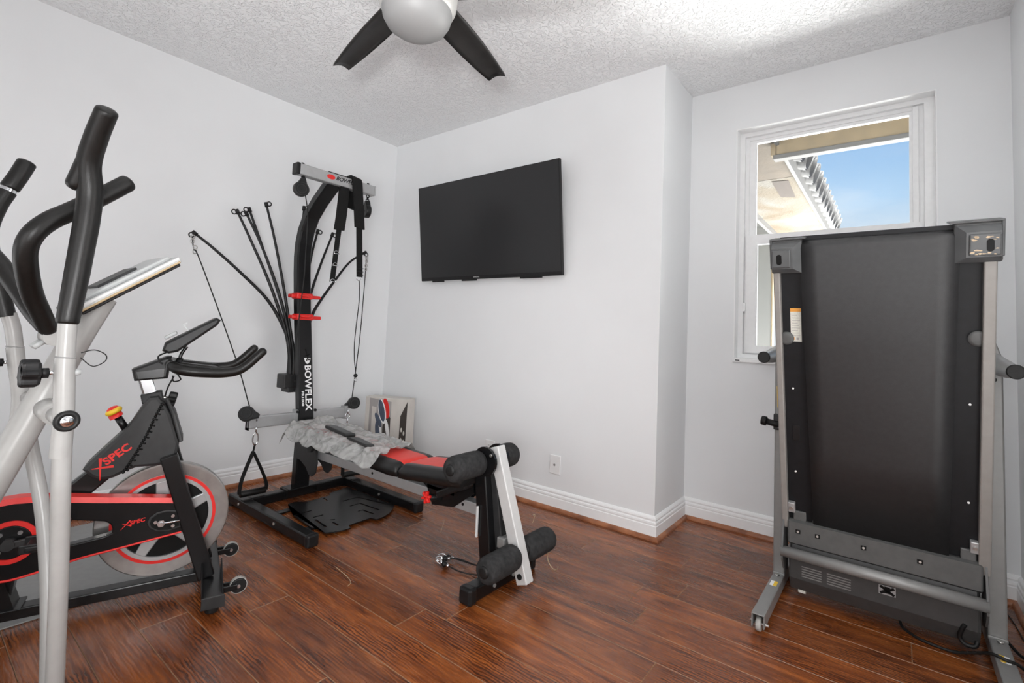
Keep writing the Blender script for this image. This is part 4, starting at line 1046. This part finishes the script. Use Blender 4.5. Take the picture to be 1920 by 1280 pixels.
m = MB(); m.tube([K(-.17, .03, .872), K(-.20, .04, .855), K(-.195, .05, .835), K(-.185, .05, .828)], .0028, n=8)
m.tube([K(-.145, .08, .80), K(-.13, .075, .775), K(-.150, .05, .766), K(-.155, .04, .785)], .0024, n=8); m.tube([K(-.150, .05, .785), K(-.165, .04, .745), K(-.172, .02, .710)], .0026, n=8); obj('sensor_wire', m, 'rubber', S)
# chain guard
gt = [(-.640, .300), (-.632, .350), (-.60, .392), (-.562, .410), (-.520, .414), (-.483, .412), (-.409, .401), (-.303, .383), (-.218, .370), (-.118, .354)]
gr = [(-.104, .320), (-.086, .255)]
gb = [(-.090, .244), (-.194, .231), (-.264, .222), (-.356, .211), (-.451, .191), (-.520, .180), (-.570, .190), (-.615, .225)]
hole = [(-.405, .338), (-.388, .338), (-.300, .318), (-.283, .305), (-.277, .287), (-.278, .272), (-.294, .263), (-.375, .252), (-.408, .250)]
# side plate with a real opening: built as a 2D plate, stood up in the bike's plane
def upright(name, outline, holes, s0, th, m_, parent):
    cu = bpy.data.curves.new(name, 'CURVE'); cu.dimensions = '2D'; cu.fill_mode = 'BOTH'; cu.extrude = th/2; cu.bevel_depth = .004; cu.bevel_resolution = 2
    for P in [outline]+holes:
        sp = cu.splines.new('POLY'); sp.points.add(len(P)-1); sp.use_cyclic_u = True
        for q, p in zip(sp.points, P): q.co = (p[0], p[1], 0, 1)
    t = bpy.data.objects.new(name, cu); link(t); dg = bpy.context.evaluated_depsgraph_get(); me = bpy.data.meshes.new_from_object(t.evaluated_get(dg))
    bpy.data.objects.remove(t); bpy.data.curves.remove(cu)
    b = bmesh.new(); b.from_mesh(me)
    for v in b.verts: v.co = K(v.co.x, s0+v.co.z, v.co.y)
    mb = MB(); mb.bm(b); return obj(name, mb, m_, parent)
gd = upright('chain_guard', gt+gr+gb, [hole], .066, .030, 'black', S)
tp = [V((t, z, 0)) for t, z in gt]; m = MB()
for i in range(len(tp)-1):
    A, B_ = tp[i], tp[i+1]
    m.add([K(A.x, .040, A.y+.009), K(A.x, .084, A.y+.009), K(B_.x, .084, B_.y+.009), K(B_.x, .040, B_.y+.009), K(A.x, .0875, A.y-.008), K(B_.x, .0875, B_.y-.008), K(A.x, .038, A.y-.008), K(B_.x, .038, B_.y-.008)],
          [[0, 1, 2, 3], [1, 4, 5, 2], [0, 3, 7, 6], [6, 7, 5, 4]]+([[0, 6, 4, 1]] if i == 0 else [])+([[3, 2, 5, 7]] if i == len(tp)-2 else []))
obj('red_top_strip', m, 'red', gd)
m = MB(); m.tube([K(t, .085, z-.002) for t, z in gb], .0035, n=8, sub=3); obj('red_bottom_strip', m, 'red', gd)
rc = [(-.090, .262), (-.102, .318), (-.135, .326), (-.165, .322), (-.184, .308), (-.189, .290), (-.182, .272), (-.160, .257), (-.130, .252)]
m = MB(); m.prism([K(t, .0862, z) for t, z in rc], bn*.003, bev=.002); obj('axle_cover', m, 'dgrey', gd)
m = MB(); m.prism([K(-.139+(t+.139)*.86, .0892, .289+(z-.289)*.84) for t, z in rc], bn*.001); obj('axle_recess', m, 'inkk', gd)
m = MB(); m.cyl(K(-.150, .09, .285), K(-.150, .100, .285), .012, n=6); m.cyl(K(-.150, .10, .285), K(-.150, .108, .285), .006, n=12); m.cyl(K(-.145, .098, .285), K(-.098, .098, .287), .0035, n=10); obj('axle_nut', m, 'chrome', gd)
for t, z in ((-.118, .304), (-.116, .270), (-.166, .290)):
    m = MB(); m.cyl(K(t, .09, z), K(t, .094, z), .0055, n=12); obj('bolt', m, 'chrome', gd)
xd = (ba*.06+V((0, 0, .010))).normalized(); xu = bn.cross(xd); xu = -xu if xu.z < 0 else xu
text('lettering', 'SPEC', .013, K(-.236, .0853, .291), xd, xu, 'red', gd, bold=.02, shear=.2, sx=1.1)
m = MB(); o_ = K(-.243, .0853, .292); td_, tu0 = td, tu_; td, tu_ = xd, xu
stroke((-.018, -.010), (.010, .014), .0006, .0022, .0008); stroke((-.012, .009), (.011, -.006), .0006, .002, .0010); td, tu_ = td_, tu0
obj('logo', m, 'red', gd)
# crank
cc = (-.521, .292)
m = MB(); m.ring(K(cc[0], .0875, cc[1]), bn, .050, .064, .004, 48, a0=.5, a1=2*PI-.25); obj('red_ring', m, 'red', gd)
obj('crank_disc', MB().cyl(K(cc[0], .083, cc[1]), K(cc[0], .0885, cc[1]), .049, n=40, bev=.002), 'black', gd)
for a_ in (2.3, -.5, 4.0, .9):
    m = MB(); q_ = K(cc[0]+.034*math.cos(a_), .088, cc[1]+.034*math.sin(a_)); m.cyl(q_, q_+bn*.003, .006, n=14); obj('bolt', m, 'chrome', gd)
ck = MB(); ck.cyl(K(cc[0], .085, cc[1]), K(cc[0], .118, cc[1]), .016, n=20); ck.obox(K(cc[0]-.01, .108, cc[1]-.004), K(cc[0]+.090, .112, cc[1]+.012), .012, .022, bn, .004)
cko = obj('crank_arm', ck, 'dgrey', S)
pdl = MB(); pc_ = K(cc[0]+.090, .165, cc[1]+.012)
pdl.obox(pc_-bn*.045, pc_+bn*.045, .075, .016, ba, .004)
for s_ in (-.038, .038): pdl.obox(pc_+bn*s_-ba*.05, pc_+bn*s_+ba*.05, .008, .026, bn, .003)
pdl.cyl(K(cc[0]+.090, .11, cc[1]+.012), pc_, .006, n=10)
obj('pedal', pdl, 'blackm', S)
cg = MB(); cg.tube([pc_+ba*.035-bn*.04+V((0, 0, .005)), pc_+ba*.050-bn*.02+V((0, 0, .05)), pc_+ba*.04+V((0, 0, .060)), pc_+ba*.050+bn*.02+V((0, 0, .05)), pc_+ba*.035+bn*.04+V((0, 0, .005))], .004, n=8); obj('toe_cage', cg, 'blackm', S)
ck2 = MB(); ck2.obox(K(cc[0], -.10, cc[1]), K(cc[0]-.12, -.10, cc[1]-.03), .012, .022, bn, .004); obj('crank_arm', ck2, 'dgrey', S)
p2 = MB(); q_ = K(cc[0]-.12, -.155, cc[1]-.03); p2.obox(q_-bn*.045, q_+bn*.045, .085, .016, ba, .004); obj('pedal', p2, 'blackm', S)
# saddle (out of frame to the left, kept so that the bike is whole)
obj('seat_post', MB().obox(K(-.62, 0, .38), K(-.86, 0, .81), .03, .04, bn, .006), 'chrome', S)
sd_ = MB(); sd_.prism([K(-.74, -.02, .80), K(-.74, .02, .80), K(-.84, .035, .80), K(-.93, .085, .81), K(-.98, .09, .82), K(-1.0, 0, .82), K(-.98, -.09, .82), K(-.93, -.085, .81), K(-.84, -.035, .80)], V((0, 0, .045)), bev=.016); obj('saddle', sd_, 'leather', S)

# ------------------------------------------------------------------ elliptical trainer
EX = 1.605
E = thing('elliptical_trainer', (EX, -.9, 0), 'grey elliptical trainer with black foam handles at the left edge', 'exercise machine')
pz = .774; py = -.512
# mast and floor frame
mast = [(EX, -.80, .06), (EX, -.72, .29), (EX, -.645, .46), (EX, -.583, .617), (EX, -.547, .713), (EX, -.505, .828), (EX, -.462, .945), (EX, -.425, 1.035)]
obj('mast', MB().tube(mast, [.034, .0325, .031, .030, .029, .028], n=28, sub=6), 'egrey', E)
fr = MB(); fr.box(EX-.03, EX+.03, -1.95, -.76, .045, .105, .006); obj('floor_beam', fr, 'egrey', E)
for y in (-.80, -1.93):
    st = obj('stabilizer', MB().cyl((EX-.27, y, .045), (EX+.27, y, .045), .030, n=22), 'egrey', E)
    for x in (EX-.285, EX+.285): obj('end_cap', MB().cyl((x-.02, y, .042), (x+.02, y, .042), .042, n=22, bev=.006), 'blackm', st)
obj('flywheel_case', MB().cyl((EX-.06, -1.62, .40), (EX+.06, -1.62, .40), .28, n=48, bev=.03), 'ltgrey', E)
# handle arms
def arm(up_, low, grip, x):
    A = obj('handle_arm', MB().tube(up_+low, .0158, n=22, sub=8), 'egrey', E)
    return A
na_up = [(1.816, -.523, .985), (1.816, -.522, .934), (1.816, -.520, .869), (1.816, -.514, .774), (1.816, -.511, .70)]
na_lo = [(1.815, -.507, .63), (1.80, -.499, .539), (1.785, -.490, .425), (1.765, -.481, .306), (1.75, -.474, .20), (1.745, -.472, .10), (1.744, -.472, .075)]
arm(na_up, na_lo, None, 1.816)
fa_up = [(1.394, -.563, .985), (1.394, -.551, .942), (1.394, -.539, .861), (1.394, -.525, .774), (1.394, -.508, .696)]
fa_lo = [(1.400, -.491, .614), (1.42, -.473, .52), (1.45, -.462, .431), (1.50, -.455, .315), (1.53, -.450, .198), (1.545, -.447, .105), (1.546, -.447, .075)]
arm(fa_up, fa_lo, None, 1.394)
g1 = MB(); g1.tube([(1.816, -.5235, .975), (1.816, -.518, 1.045), (1.816, -.513, 1.124), (1.816, -.509, 1.192), (1.818, -.509, 1.250), (1.832, -.518, 1.305), (1.862, -.516, 1.356), (1.895, -.510, 1.405)], [.0190, .0210, .0220, .0220, .0208, .0195], n=26, sub=10, rnd=.45)
g1.tube([(1.808, -.530, 1.262), (1.830, -.522, 1.305), (1.850, -.517, 1.340)], .0185, n=22, sub=8, rnd=.7)
obj('foam_grip', g1, 'foamgrip', E)
g2 = MB(); g2.tube([(1.394, -.566, .978), (1.394, -.583, 1.045), (1.392, -.603, 1.12), (1.390, -.612, 1.19), (1.390, -.602, 1.25), (1.392, -.588, 1.292)], .0185, n=24, sub=8)
obj('foam_grip', g2, 'foamgrip', E)
obj('foam_grip', MB().tube([(1.392, -.584, 1.303), (1.394, -.572, 1.335), (1.394, -.560, 1.372)], .0195, n=24, sub=6, rnd=.4), 'foamgrip', E)
m = MB(); m.tube([(1.392, -.590, 1.288), (1.392, -.582, 1.308)], .0165, n=20); obj('sensor_ring', m, 'chrome', E)
# joints: sleeves, collars and knobs on the arms
for x, ps in ((1.816, na_up), (1.394, fa_up)):
    sg = 1 if x > EX else -1
    y9 = ps[2][1]
    s_ = MB(); s_.tube([V(ps[2])+V((0, 0, -.20)) if False else (ps[3][0], ps[3][1], .700), ps[3], ps[2], ((ps[1][0]+ps[2][0])/2, (ps[1][1]+ps[2][1])/2, (ps[1][2]+ps[2][2])/2)], .0172, n=24, sub=6); sl_ = obj('arm_sleeve', s_, 'egrey', E)
    obj('collar', MB().torus(((ps[1][0]+ps[2][0])/2, (ps[1][1]+ps[2][1])/2, (ps[1][2]+ps[2][2])/2), (0, .1, 1), .0160, .0016, 28, 8), 'mgrey', sl_)
    # pivot
    pvt = MB(); pvt.cyl((x-sg*.10, py+.0, pz), (x+sg*.004, py, pz), .017, n=24); obj('pivot_sleeve', pvt, 'egrey', E)
    ax_ = MB(); ax_.cyl((EX+sg*.02, py, pz), (x-sg*.085, py, pz), .023, n=24); obj('axle_tube', ax_, 'egrey', E)
    bs = MB(); bs.lathe([(0, 0), (.0205, 0), (.0215, .004), (.0205, .009), (.0175, .0115), (.0135, .0115), (.012, .007), (0, .007)], (x+sg*.012, py, pz), (sg, 0, 0), 32); bo2 = obj('bushing', bs, 'rubber', E)
    bl = MB(); bl.lathe([(.0118, .0071), (.0118, .0095), (.0105, .0105), (.0060, .0105), (.0055, .013), (0, .014)], (x+sg*.012, py, pz), (sg, 0, 0), 28); obj('axle_bolt', bl, 'chrome', bo2)
    # clamp knob with its stem, on the user's side
    kz = ps[2][2]+.002; ky = ps[2][1]
    st_ = MB(); st_.cyl((x, ky-.012, kz), (x, ky-.027, kz), .0042, n=14); obj('knob_stem', st_, 'chrome', E)
    u_ = []
    for i in range(48):
        a_ = 2*PI*i/48; r_ = .0255+.0032*math.cos(7*a_); u_.append((x+r_*math.cos(a_), ky-.036, kz+r_*math.sin(a_)))
    kk = MB(); kk.prism(u_, (0, -.030, 0), bev=.006); kk.cyl((x, ky-.024, kz), (x, ky-.038, kz), .010, n=18); obj('clamp_knob', kk, 'blackm', E)
    nt_ = MB(); nt_.cyl((x, ky+.015, kz), (x, ky+.025, kz), .0075, .006, n=10); obj('nut', nt_, 'ltgrey', E)
# fixed handlebar on the mast
fx = [(1.612, -.512, .940), (1.63, -.523, .955), (1.66, -.543, .992), (1.69, -.563, 1.031), (1.73, -.580, 1.079), (1.752, -.587, 1.119), (1.765, -.580, 1.152), (1.765, -.558, 1.183), (1.765, -.525, 1.212), (1.765, -.480, 1.254), (1.765, -.437, 1.296)]
ff2 = [(1.598, -.512, .945), (1.58, -.521, .959), (1.55, -.542, .995), (1.51, -.568, 1.050), (1.46, -.600, 1.112), (1.41, -.645, 1.17), (1.38, -.69, 1.22), (1.37, -.70, 1.27), (1.37, -.69, 1.31)]
for P in (fx, ff2):
    hbar = obj('fixed_handle', MB().tube(P[:3], .0135, n=18, sub=6), 'egrey', E)
    obj('foam_grip', MB().tube(P[1:], [.0180, .0195, .0195, .0190], n=24, sub=8, rnd=.6), 'foamgrip', hbar)
cl_ = MB(); cl_.cyl((EX-.034, -.510, .938), (EX+.034, -.510, .938), .022, n=24); obj('handle_clamp', cl_, 'egrey', E)
for dx in (-.018, .0, .018):
    m = MB(); m.cyl((EX+dx, -.528, .925), (EX+dx, -.543, .912), .0065, n=6); obj('clamp_nut', m, 'ltgrey', E)
# console plate
cA = V((EX, -.490, .998)); cB = V((EX, -.300, 1.142)); cd2 = (cB-cA).normalized(); cn = V((1, 0, 0)).cross(cd2); cn = -cn if cn.y > 0 else cn
def cplate(d0, d1, n0, n1, hw, bev): 
    return MB().obox(cA+cd2*d0+cn*(n0+n1)/2, cA+cd2*d1+cn*(n0+n1)/2, 2*hw, abs(n1-n0), (1, 0, 0), bev)
cL = (cB-cA).length
co_ = obj('console', cplate(.0, cL, -.006, .010, .105, .004), 'ltgrey', E)
obj('back_cover', cplate(.004, cL-.006, -.014, -.006, .100, .003), 'blackm', co_)
obj('trim_band', cplate(.001, cL-.004, -.0065, -.001, .1065, .002), 'gold', co_)
obj('white_edge', cplate(.001, cL-.001, .001, .009, .1062, .002), 'swhite', co_)
obj('face_plate', cplate(.010, cL-.012, .009, .020, .085, .008), 'ltgrey', co_)
sc_ = MB(); sc_.obox(cA+cd2*.07+cn*.022, cA+cd2*.16+cn*.022, .10, .008, (1, 0, 0), .002); obj('display', sc_, 'dgrey', co_)
m = MB(); m.tube([(1.830, -.500, .912), (1.836, -.480, .918), (1.840, -.462, .908), (1.838, -.462, .894), (1.832, -.480, .884), (1.828, -.500, .902)], .0011, n=8, sub=10); obj('sensor_wire', m, 'rubber', E)
# pedal links
for x, zz, yy in ((1.745, .075, -.475), (1.545, .075, -.447)):
    pb = MB(); pb.obox((x, yy+.02, zz), (x, -1.45, zz+.12), .030, .045, (1, 0, 0), .005); obj('pedal_bar', pb, 'egrey', E)
    pp = MB(); pp.box(x-.065, x+.065, -1.18, -.82, zz+.085, zz+.102, .008); pp.box(x-.065, x+.065, -.83, -.82, zz+.09, zz+.14, .004); obj('foot_pedal', pp, 'blackm', E)

# ------------------------------------------------------------------ folded treadmill
TC = 3.108
T = thing('treadmill', (TC, 1.53, 0), 'grey treadmill folded upright in front of the window', 'treadmill')
LXa, LXb, RXa, RXb = 2.768, 2.810, 3.406, 3.454
for x0, x1, yf in ((LXa, LXb, 1.150), (RXa, RXb, 1.150)):
    rl = MB(); rl.box(x0, x1, yf+.06, 1.98, .018, .064, .004)
    rl.box(x0, x1, yf, yf+.065, .060, .064, .0015); rl.box(x0, x0+.004, yf, yf+.065, .018, .063, .001); rl.box(x1-.004, x1, yf, yf+.065, .018, .063, .001)
    fr_ = obj('foot_rail', rl, 'mgrey', T)
    cx_ = (x0+x1)/2
    obj('caster_wheel', MB().cyl((cx_-.009, yf+.022, .0235), (cx_+.009, yf+.022, .0235), .0235, n=28, bev=.005), 'wheelg', fr_)
    obj('caster_bolt', MB().cyl((x0-.008, yf+.022, .026), (x1+.010, yf+.022, .026), .005, n=12), 'steel', fr_)
    obj('rear_foot', MB().cyl((cx_, 1.94, 0), (cx_, 1.94, .02), .016, n=18), 'rubber', fr_)
    lb_ = MB(); ly = 1.43 if x0 < 3 else 1.40
    lb_.box(cx_-.012, cx_+.012, ly-.022, ly+.022, .0638, .0646); st_ = obj('sticker', lb_, 'ink', fr_)
    obj('sticker_band', MB().box(cx_-.012+(.012 if x0 < 3 else 0), cx_+.012-(0 if x0 < 3 else .012), ly-.022, ly+.022, .0645, .0650), 'yellow', st_)
    po = obj('upright', MB().box(x0, x1, 1.530, 1.590, .062, .93, .005), 'mgrey', T)
    obj('post_base', MB().box(x0-.001, x1+.001, 1.526, 1.60, .060, .072, .003), 'mgrey', po)
    sg = 1 if x0 > 3 else -1
    # slanted head bracket and handle
    xi = cx_-sg*.045
    xo_ = cx_+sg*.026
    obj('console_arm', MB().prism([(xo_, 1.535, .925), (xo_-sg*.004, 1.535, .985), (cx_-sg*.020, 1.535, 1.125), (cx_-sg*.055, 1.535, 1.125), (cx_-sg*.022, 1.535, .925)], (0, .075, 0), bev=.004), 'mgrey', T)
    h_ = MB(); h_.tube([(cx_-sg*.006, 1.56, .975), (cx_+sg*.004, 1.53, .960), (cx_+sg*.020, 1.48, .946), (cx_+sg*.028, 1.42, .940), (cx_+sg*.028, 1.345, .940)], [.030, .031, .029, .0235, .0205], n=22, sub=8); ho = obj('handle_bar', h_, 'silver', T)
    obj('grip_end', MB().cyl((cx_+sg*.028, 1.348, .940), (cx_+sg*.028, 1.338, .940), .0225, n=26, bev=.003), 'rubber', ho)
    obj('bolt', MB().cyl((cx_, 1.531, .905), (cx_, 1.526, .905), .008, n=14), 'inkk', po)
    obj('foot_bolt', MB().cyl((cx_+sg*.004, 1.512, .064), (cx_+sg*.004, 1.512, .070), .008, n=12), 'steel', po)
# console behind the folded deck
cs2 = obj('console', MB().prism([(2.84, 1.60, 1.06), (2.84, 1.74, 1.15), (2.84, 1.72, 1.19), (2.84, 1.57, 1.10)], (.536, 0, 0), bev=.01), 'tgrey', T)
obj('display', MB().prism([(2.95, 1.588, 1.110), (2.95, 1.700, 1.178), (3.26, 1.700, 1.178), (3.26, 1.588, 1.110)], (0, -.003, .004)), 'screen', cs2)
# deck: leans towards the room; local frame (x, along, normal to the visible underside)
dB = V((TC, 1.452, .300)); dT = V((TC, 1.190, 1.395)); du = (dT-dB).normalized(); dn = V((1, 0, 0)).cross(du); dn = -dn if dn.y > 0 else dn; DL = (dT-dB).length
DM = Matrix((V((1, 0, 0)), du, dn)).transposed().to_4x4(); DM.translation = dB
def dbox(x0, x1, a0, a1, n0, n1, bev=0, mb=None): return (mb or MB()).box(x0, x1, a0, a1, n0, n1, bev, 0, DM)
for sg in (-1, 1):
    x0, x1 = sorted((sg*.274, sg*.296))
    rl_ = obj('side_rail', dbox(x0-(.004 if sg > 0 else 0), x1+(.004 if sg > 0 else 0), -.02, DL-.13, -.065, .004, .004), 'taupe', T)
    yp = MB(); dbox(sg*.298-.002, sg*.298+.002, .46, .545, -.05, -.01, .004, yp); obj('side_pad', yp, 'yellow', rl_, 'yellow rubber pad')
    br = MB(); dbox(sorted((sg*.274, sg*.250))[0], sorted((sg*.274, sg*.250))[1], .045, .085, -.022, -.002, .003, br); brk = obj('roller_bracket', br, 'silver', rl_)
    obj('bolt', MB().cyl(DM @ V((sg*.262, .065, -.003)), DM @ V((sg*.262, .065, .003)), .006, n=12), 'steel', brk)
    for a_ in (.21, .54):
        obj('screw', MB().cyl(DM @ V((sg*.246, a_, -.021)), DM @ V((sg*.246, a_, -.018)), .0035, n=10), 'ink', rl_)
for sg, a_ in ((-1, .733), (1, .753)):
    d_ = MB(); d_.lathe([(0, 0), (.023, 0), (.025, .002), (.024, .008), (.015, .0095), (.0, .0095)], DM @ V((sg*.262, a_, -.020)), dn, 28); obj('round_stop', d_, 'tgrey', T)
obj('deck_board', dbox(-.274, .274, .0, DL-.02, -.045, -.022), 'deckblk', T)
# belt: returns along the underside, over the end roller; slightly narrower at the foot
nb = 40; vs = []; fs = []
prof = [(-.01, -.004), (.30, -.002), (.70, .001), (DL-.06, .004)]+[(DL-.06+.026*math.sin(a_), .004-.026+.026*math.cos(a_)) for a_ in [PI*k/8 for k in range(1, 9)]]+[(.02, -.062)]
W = lambda a_: (.194+.020*(a_/DL))
for a_, n_ in prof:
    w_ = W(a_)
    for k in range(9):
        x = -w_+2*w_*k/8; vs.append(DM @ V((x+.004, a_, n_)))
for i in range(len(prof)-1):
    for k in range(8): a = i*9+k; fs.append([a, a+1, a+10, a+9])
bl_ = obj('running_belt', MB().add(vs, fs, True), 'belt', T)
sld = bl_.modifiers.new('thickness', 'SOLIDIFY'); sld.thickness = .002
obj('end_roller', MB().cyl(DM @ V((-.25, DL-.06, -.022)), DM @ V((.25, DL-.06, -.022)), .0235, n=24), 'steel', T)
# warning label
lab = obj('warning_label', dbox(-.248, -.213, .72, .845, -.0218, -.0212), 'label', T, 'cream warning label with an orange header')
obj('label_header', dbox(-.248, -.213, .832, .845, -.0212, -.0208), 'orange', lab)
for k in range(9):
    obj('text_line', dbox(-.244, -.217-.004*(k % 3), .742+.0095*k, .7435+.0095*k, -.0212, -.0208), 'cardgrey', lab)
obj('label_picture', dbox(-.243, -.236, .727, .736, -.0212, -.0208), 'orange', lab)
obj('label_picture', dbox(-.230, -.222, .727, .736, -.0212, -.0208), 'cardgrey', lab)
# end caps: stepped plastic housings
def cap(sg):
    xo, xi = sg*(.314 if sg > 0 else .304), sg*.202; top = DL-.022 if sg < 0 else DL-.010
    def st(x0, x1, a0, a1, n0, n1, bev, mb): return dbox(min(x0, x1), max(x0, x1), a0, a1, n0, n1, bev, mb)
    m = MB(); st(xo-sg*.003, xi, top-.126, top-.006, -.075, .004, .006, m)
    c_ = obj('end_cap', m, 'tgrey', T)
    m = MB(); st(xo, xi-sg*.012, top-.007, top, -.080, .010, .003, m); st(xo, xo-sg*.008, top-.110, top-.004, -.080, .008, .003, m); obj('cap_lip', m, 'cgrey', c_)
    m = MB()
    P0 = [(xo-sg*.008, top-.126), (xi+sg*.002, top-.126), (xi+sg*.002, top-.012), (xo-sg*.008, top-.012)]
    P1 = [(xo-sg*.009, top-.108), (xi+sg*.026, top-.108), (xi+sg*.026, top-.034), (xo-sg*.009, top-.034)]
    v_ = [DM @ V((x, a, .003)) for x, a in P0]+[DM @ V((x, a, .026)) for x, a in P1]
    m.add(v_, [[0, 1, 5, 4], [1, 2, 6, 5], [2, 3, 7, 6], [3, 0, 4, 7], [4, 5, 6, 7], [3, 2, 1, 0]])
    obj('cap_step', m, 'cgrey', c_)
    m = MB(); st(xo-sg*.010, xi+sg*.032, top-.104, top-.040, .025, .034, .004, m); obj('cap_face', m, 'cgrey', c_)
    sx = xo-sg*.034; P = [DM @ V((sx+.0085*math.cos(a), top-.074+(.010 if math.sin(a) > 0 else -.010)+.0085*math.sin(a), .0342)) for a in [2*PI*k/20 for k in range(20)]]
    obj('slot', MB().prism(P, dn*.0006), 'inkk', c_)
    if sg > 0:
        rq = random.Random(5); m = MB()
        for k in range(22):
            x = xi+.038+rq.random()*.055; a = top-.100+(rq.random()**2)*.022 if k % 2 else top-.062+rq.random()*.016; P = []
            r0 = .0008+.0022*rq.random()
            for j in range(7): a_ = 2*PI*j/7; r_ = r0*(.6+.8*rq.random()); P.append(DM @ V((x+r_*2.2*math.cos(a_), a+r_*math.sin(a_), .0341)))
            m.prism(P, dn*.0003)
        obj('scuff_marks', m, 'straw', c_)
cap(-1); cap(1)
# hood at the foot: bolted beam, pivot tube, motor pan
bm_ = obj('pivot_beam', MB().prism([(2.833, 1.455, .318), (2.833, 1.440, .312), (2.833, 1.443, .232), (2.833, 1.460, .222), (2.833, 1.50, .222), (2.833, 1.50, .318)], (.556, 0, 0), bev=.006), 'tgrey', T)
top_ = MB(); top_.box(2.850, 2.894, 1.455, 1.50, .315, .352, .004); top_.box(3.335, 3.375, 1.455, 1.50, .315, .352, .004); top_.box(2.915, 3.30, 1.452, 1.475, .312, .330, .004); obj('belt_guard', top_, 'tgrey', T)
for x in (2.869, 2.933, 3.075, 3.232):
    b__ = obj('bolt_recess', MB().box(x-.008, x+.008, 1.4385, 1.443, .272, .286), 'inkk', bm_)
    obj('bolt', MB().cyl((x, 1.439, .279), (x, 1.4365, .279), .004, n=10), 'steel', b__)
obj('pivot_tube', MB().cyl((2.812, 1.432, .196), (3.400, 1.432, .196), .020, n=26), 'mgrey', T)
for x in (2.818, 3.396):
    obj('pivot_plate', MB().prism([(x-.003, 1.45, .330), (x-.003, 1.53, .335), (x-.003, 1.54, .09), (x-.003, 1.46, .12), (x-.003, 1.42, .17), (x-.003, 1.42, .215)], (.006, 0, 0)), 'tgrey', T)
M['pan'] = mat('motor_pan_plastic', (.050, .050, .050), .42, var=.1, bump=.1, bscale=600)
pan = obj('motor_pan', MB().prism([(2.836, 1.470, .176), (2.836, 1.452, .168), (2.836, 1.462, .095), (2.836, 1.490, .046), (2.836, 1.52, .036), (2.836, 1.62, .036), (2.836, 1.66, .07), (2.836, 1.66, .25), (2.836, 1.49, .25)], (.548, 0, 0), bev=.008), 'pan', T)
pn0 = V((0, 1.452, .168)); pn1 = V((0, 1.462, .095)); pdn = (pn1-pn0).normalized(); pnn = V((0, -pdn.z*-1 if False else pdn.z, -pdn.y)); pnn = pnn if pnn.y < 0 else -pnn
def onpan(x, d): return V((x, 0, 0))+pn0+pdn*d+pnn*.0006
for x0, x1 in ((2.880, 2.945), (2.962, 3.036)):
    for k in range(5):
        d = .020+.0095*k; obj('vent_slot', MB().obox(onpan(x0, d), onpan(x1, d), .0035, .0012, pdn), 'mgrey', pan)
m = MB(); m.prism([onpan(3.118, .003), onpan(3.166, .003), onpan(3.166, .036), onpan(3.118, .036)], pnn*.0012); pk = obj('cable_recess', m, 'silver', pan)
for a_, b_, w_ in (((3.122, .007), (3.162, .032), .009), ((3.162, .007), (3.122, .032), .009), ((3.142, .006), (3.142, .030), .016)):
    obj('recess_slot', MB().obox(onpan(*a_)+pnn*.0012, onpan(*b_)+pnn*.0012, .0012, w_, pnn), 'inkk', pk)
m = MB(); m.tube([onpan(3.345, .058), onpan(3.338, .075), V((3.332, 1.470, .062)), V((3.345, 1.468, .045)), V((3.368, 1.470, .045)), V((3.376, 1.480, .058))], .0065, n=12, sub=6); obj('cord_hook', m, 'blackm', pan)
m = MB(); m.box(2.862, 2.888, 1.500, 1.53, .030, .044, .002); obj('label_tab', m, 'label', pan)
# storage latch on the left upright
m = MB(); m.box(2.766, 2.810, 1.515, 1.60, .640, .705, .004); lt = obj('storage_latch', m, 'dgrey', T)
m = MB(); m.cyl((2.735, 1.512, .672), (2.80, 1.508, .662), .013, n=20); m.cyl((2.722, 1.513, .674), (2.742, 1.512, .671), .019, n=22, bev=.003); obj('latch_knob', m, 'rubber', lt)
m = MB(); m.cyl((2.790, 1.505, .655), (2.836, 1.470, .652), .007, n=14); obj('latch_pin', m, 'chrome', lt)
m = MB(); dbox(-.252, -.228, .335, .395, -.0215, -.019, .002, m); obj('catch_plate', m, 'blackm', T)
# power cord and a thin lead by the right wall
cr_ = obj('power_cord', MB().tube([(3.175, 1.57, .036), (3.180, 1.545, .012), (3.194, 1.522, .006), (3.238, 1.485, .006), (3.315, 1.470, .008), (3.368, 1.440, .040), (3.400, 1.400, .0695), (3.430, 1.385, .0705), (3.460, 1.395, .062), (3.505, 1.43, .020), (3.535, 1.50, .006), (3.520, 1.56, .006), (3.490, 1.60, .008), (3.468, 1.64, .020), (3.462, 1.70, .008), (3.48, 1.80, .006)], .0048, n=10, sub=8), 'rubber', T)
ld_ = obj('thin_lead', MB().tube([(3.505, 1.93, .004), (3.51, 1.89, .004), (3.515, 1.83, .004), (3.52, 1.70, .004), (3.53, 1.40, .004)], .0020, n=8, sub=8), 'blackm', base=(3.45, 1.8, 0)); tag(ld_, 'thin grey lead on the floor by the right wall', 'cord')
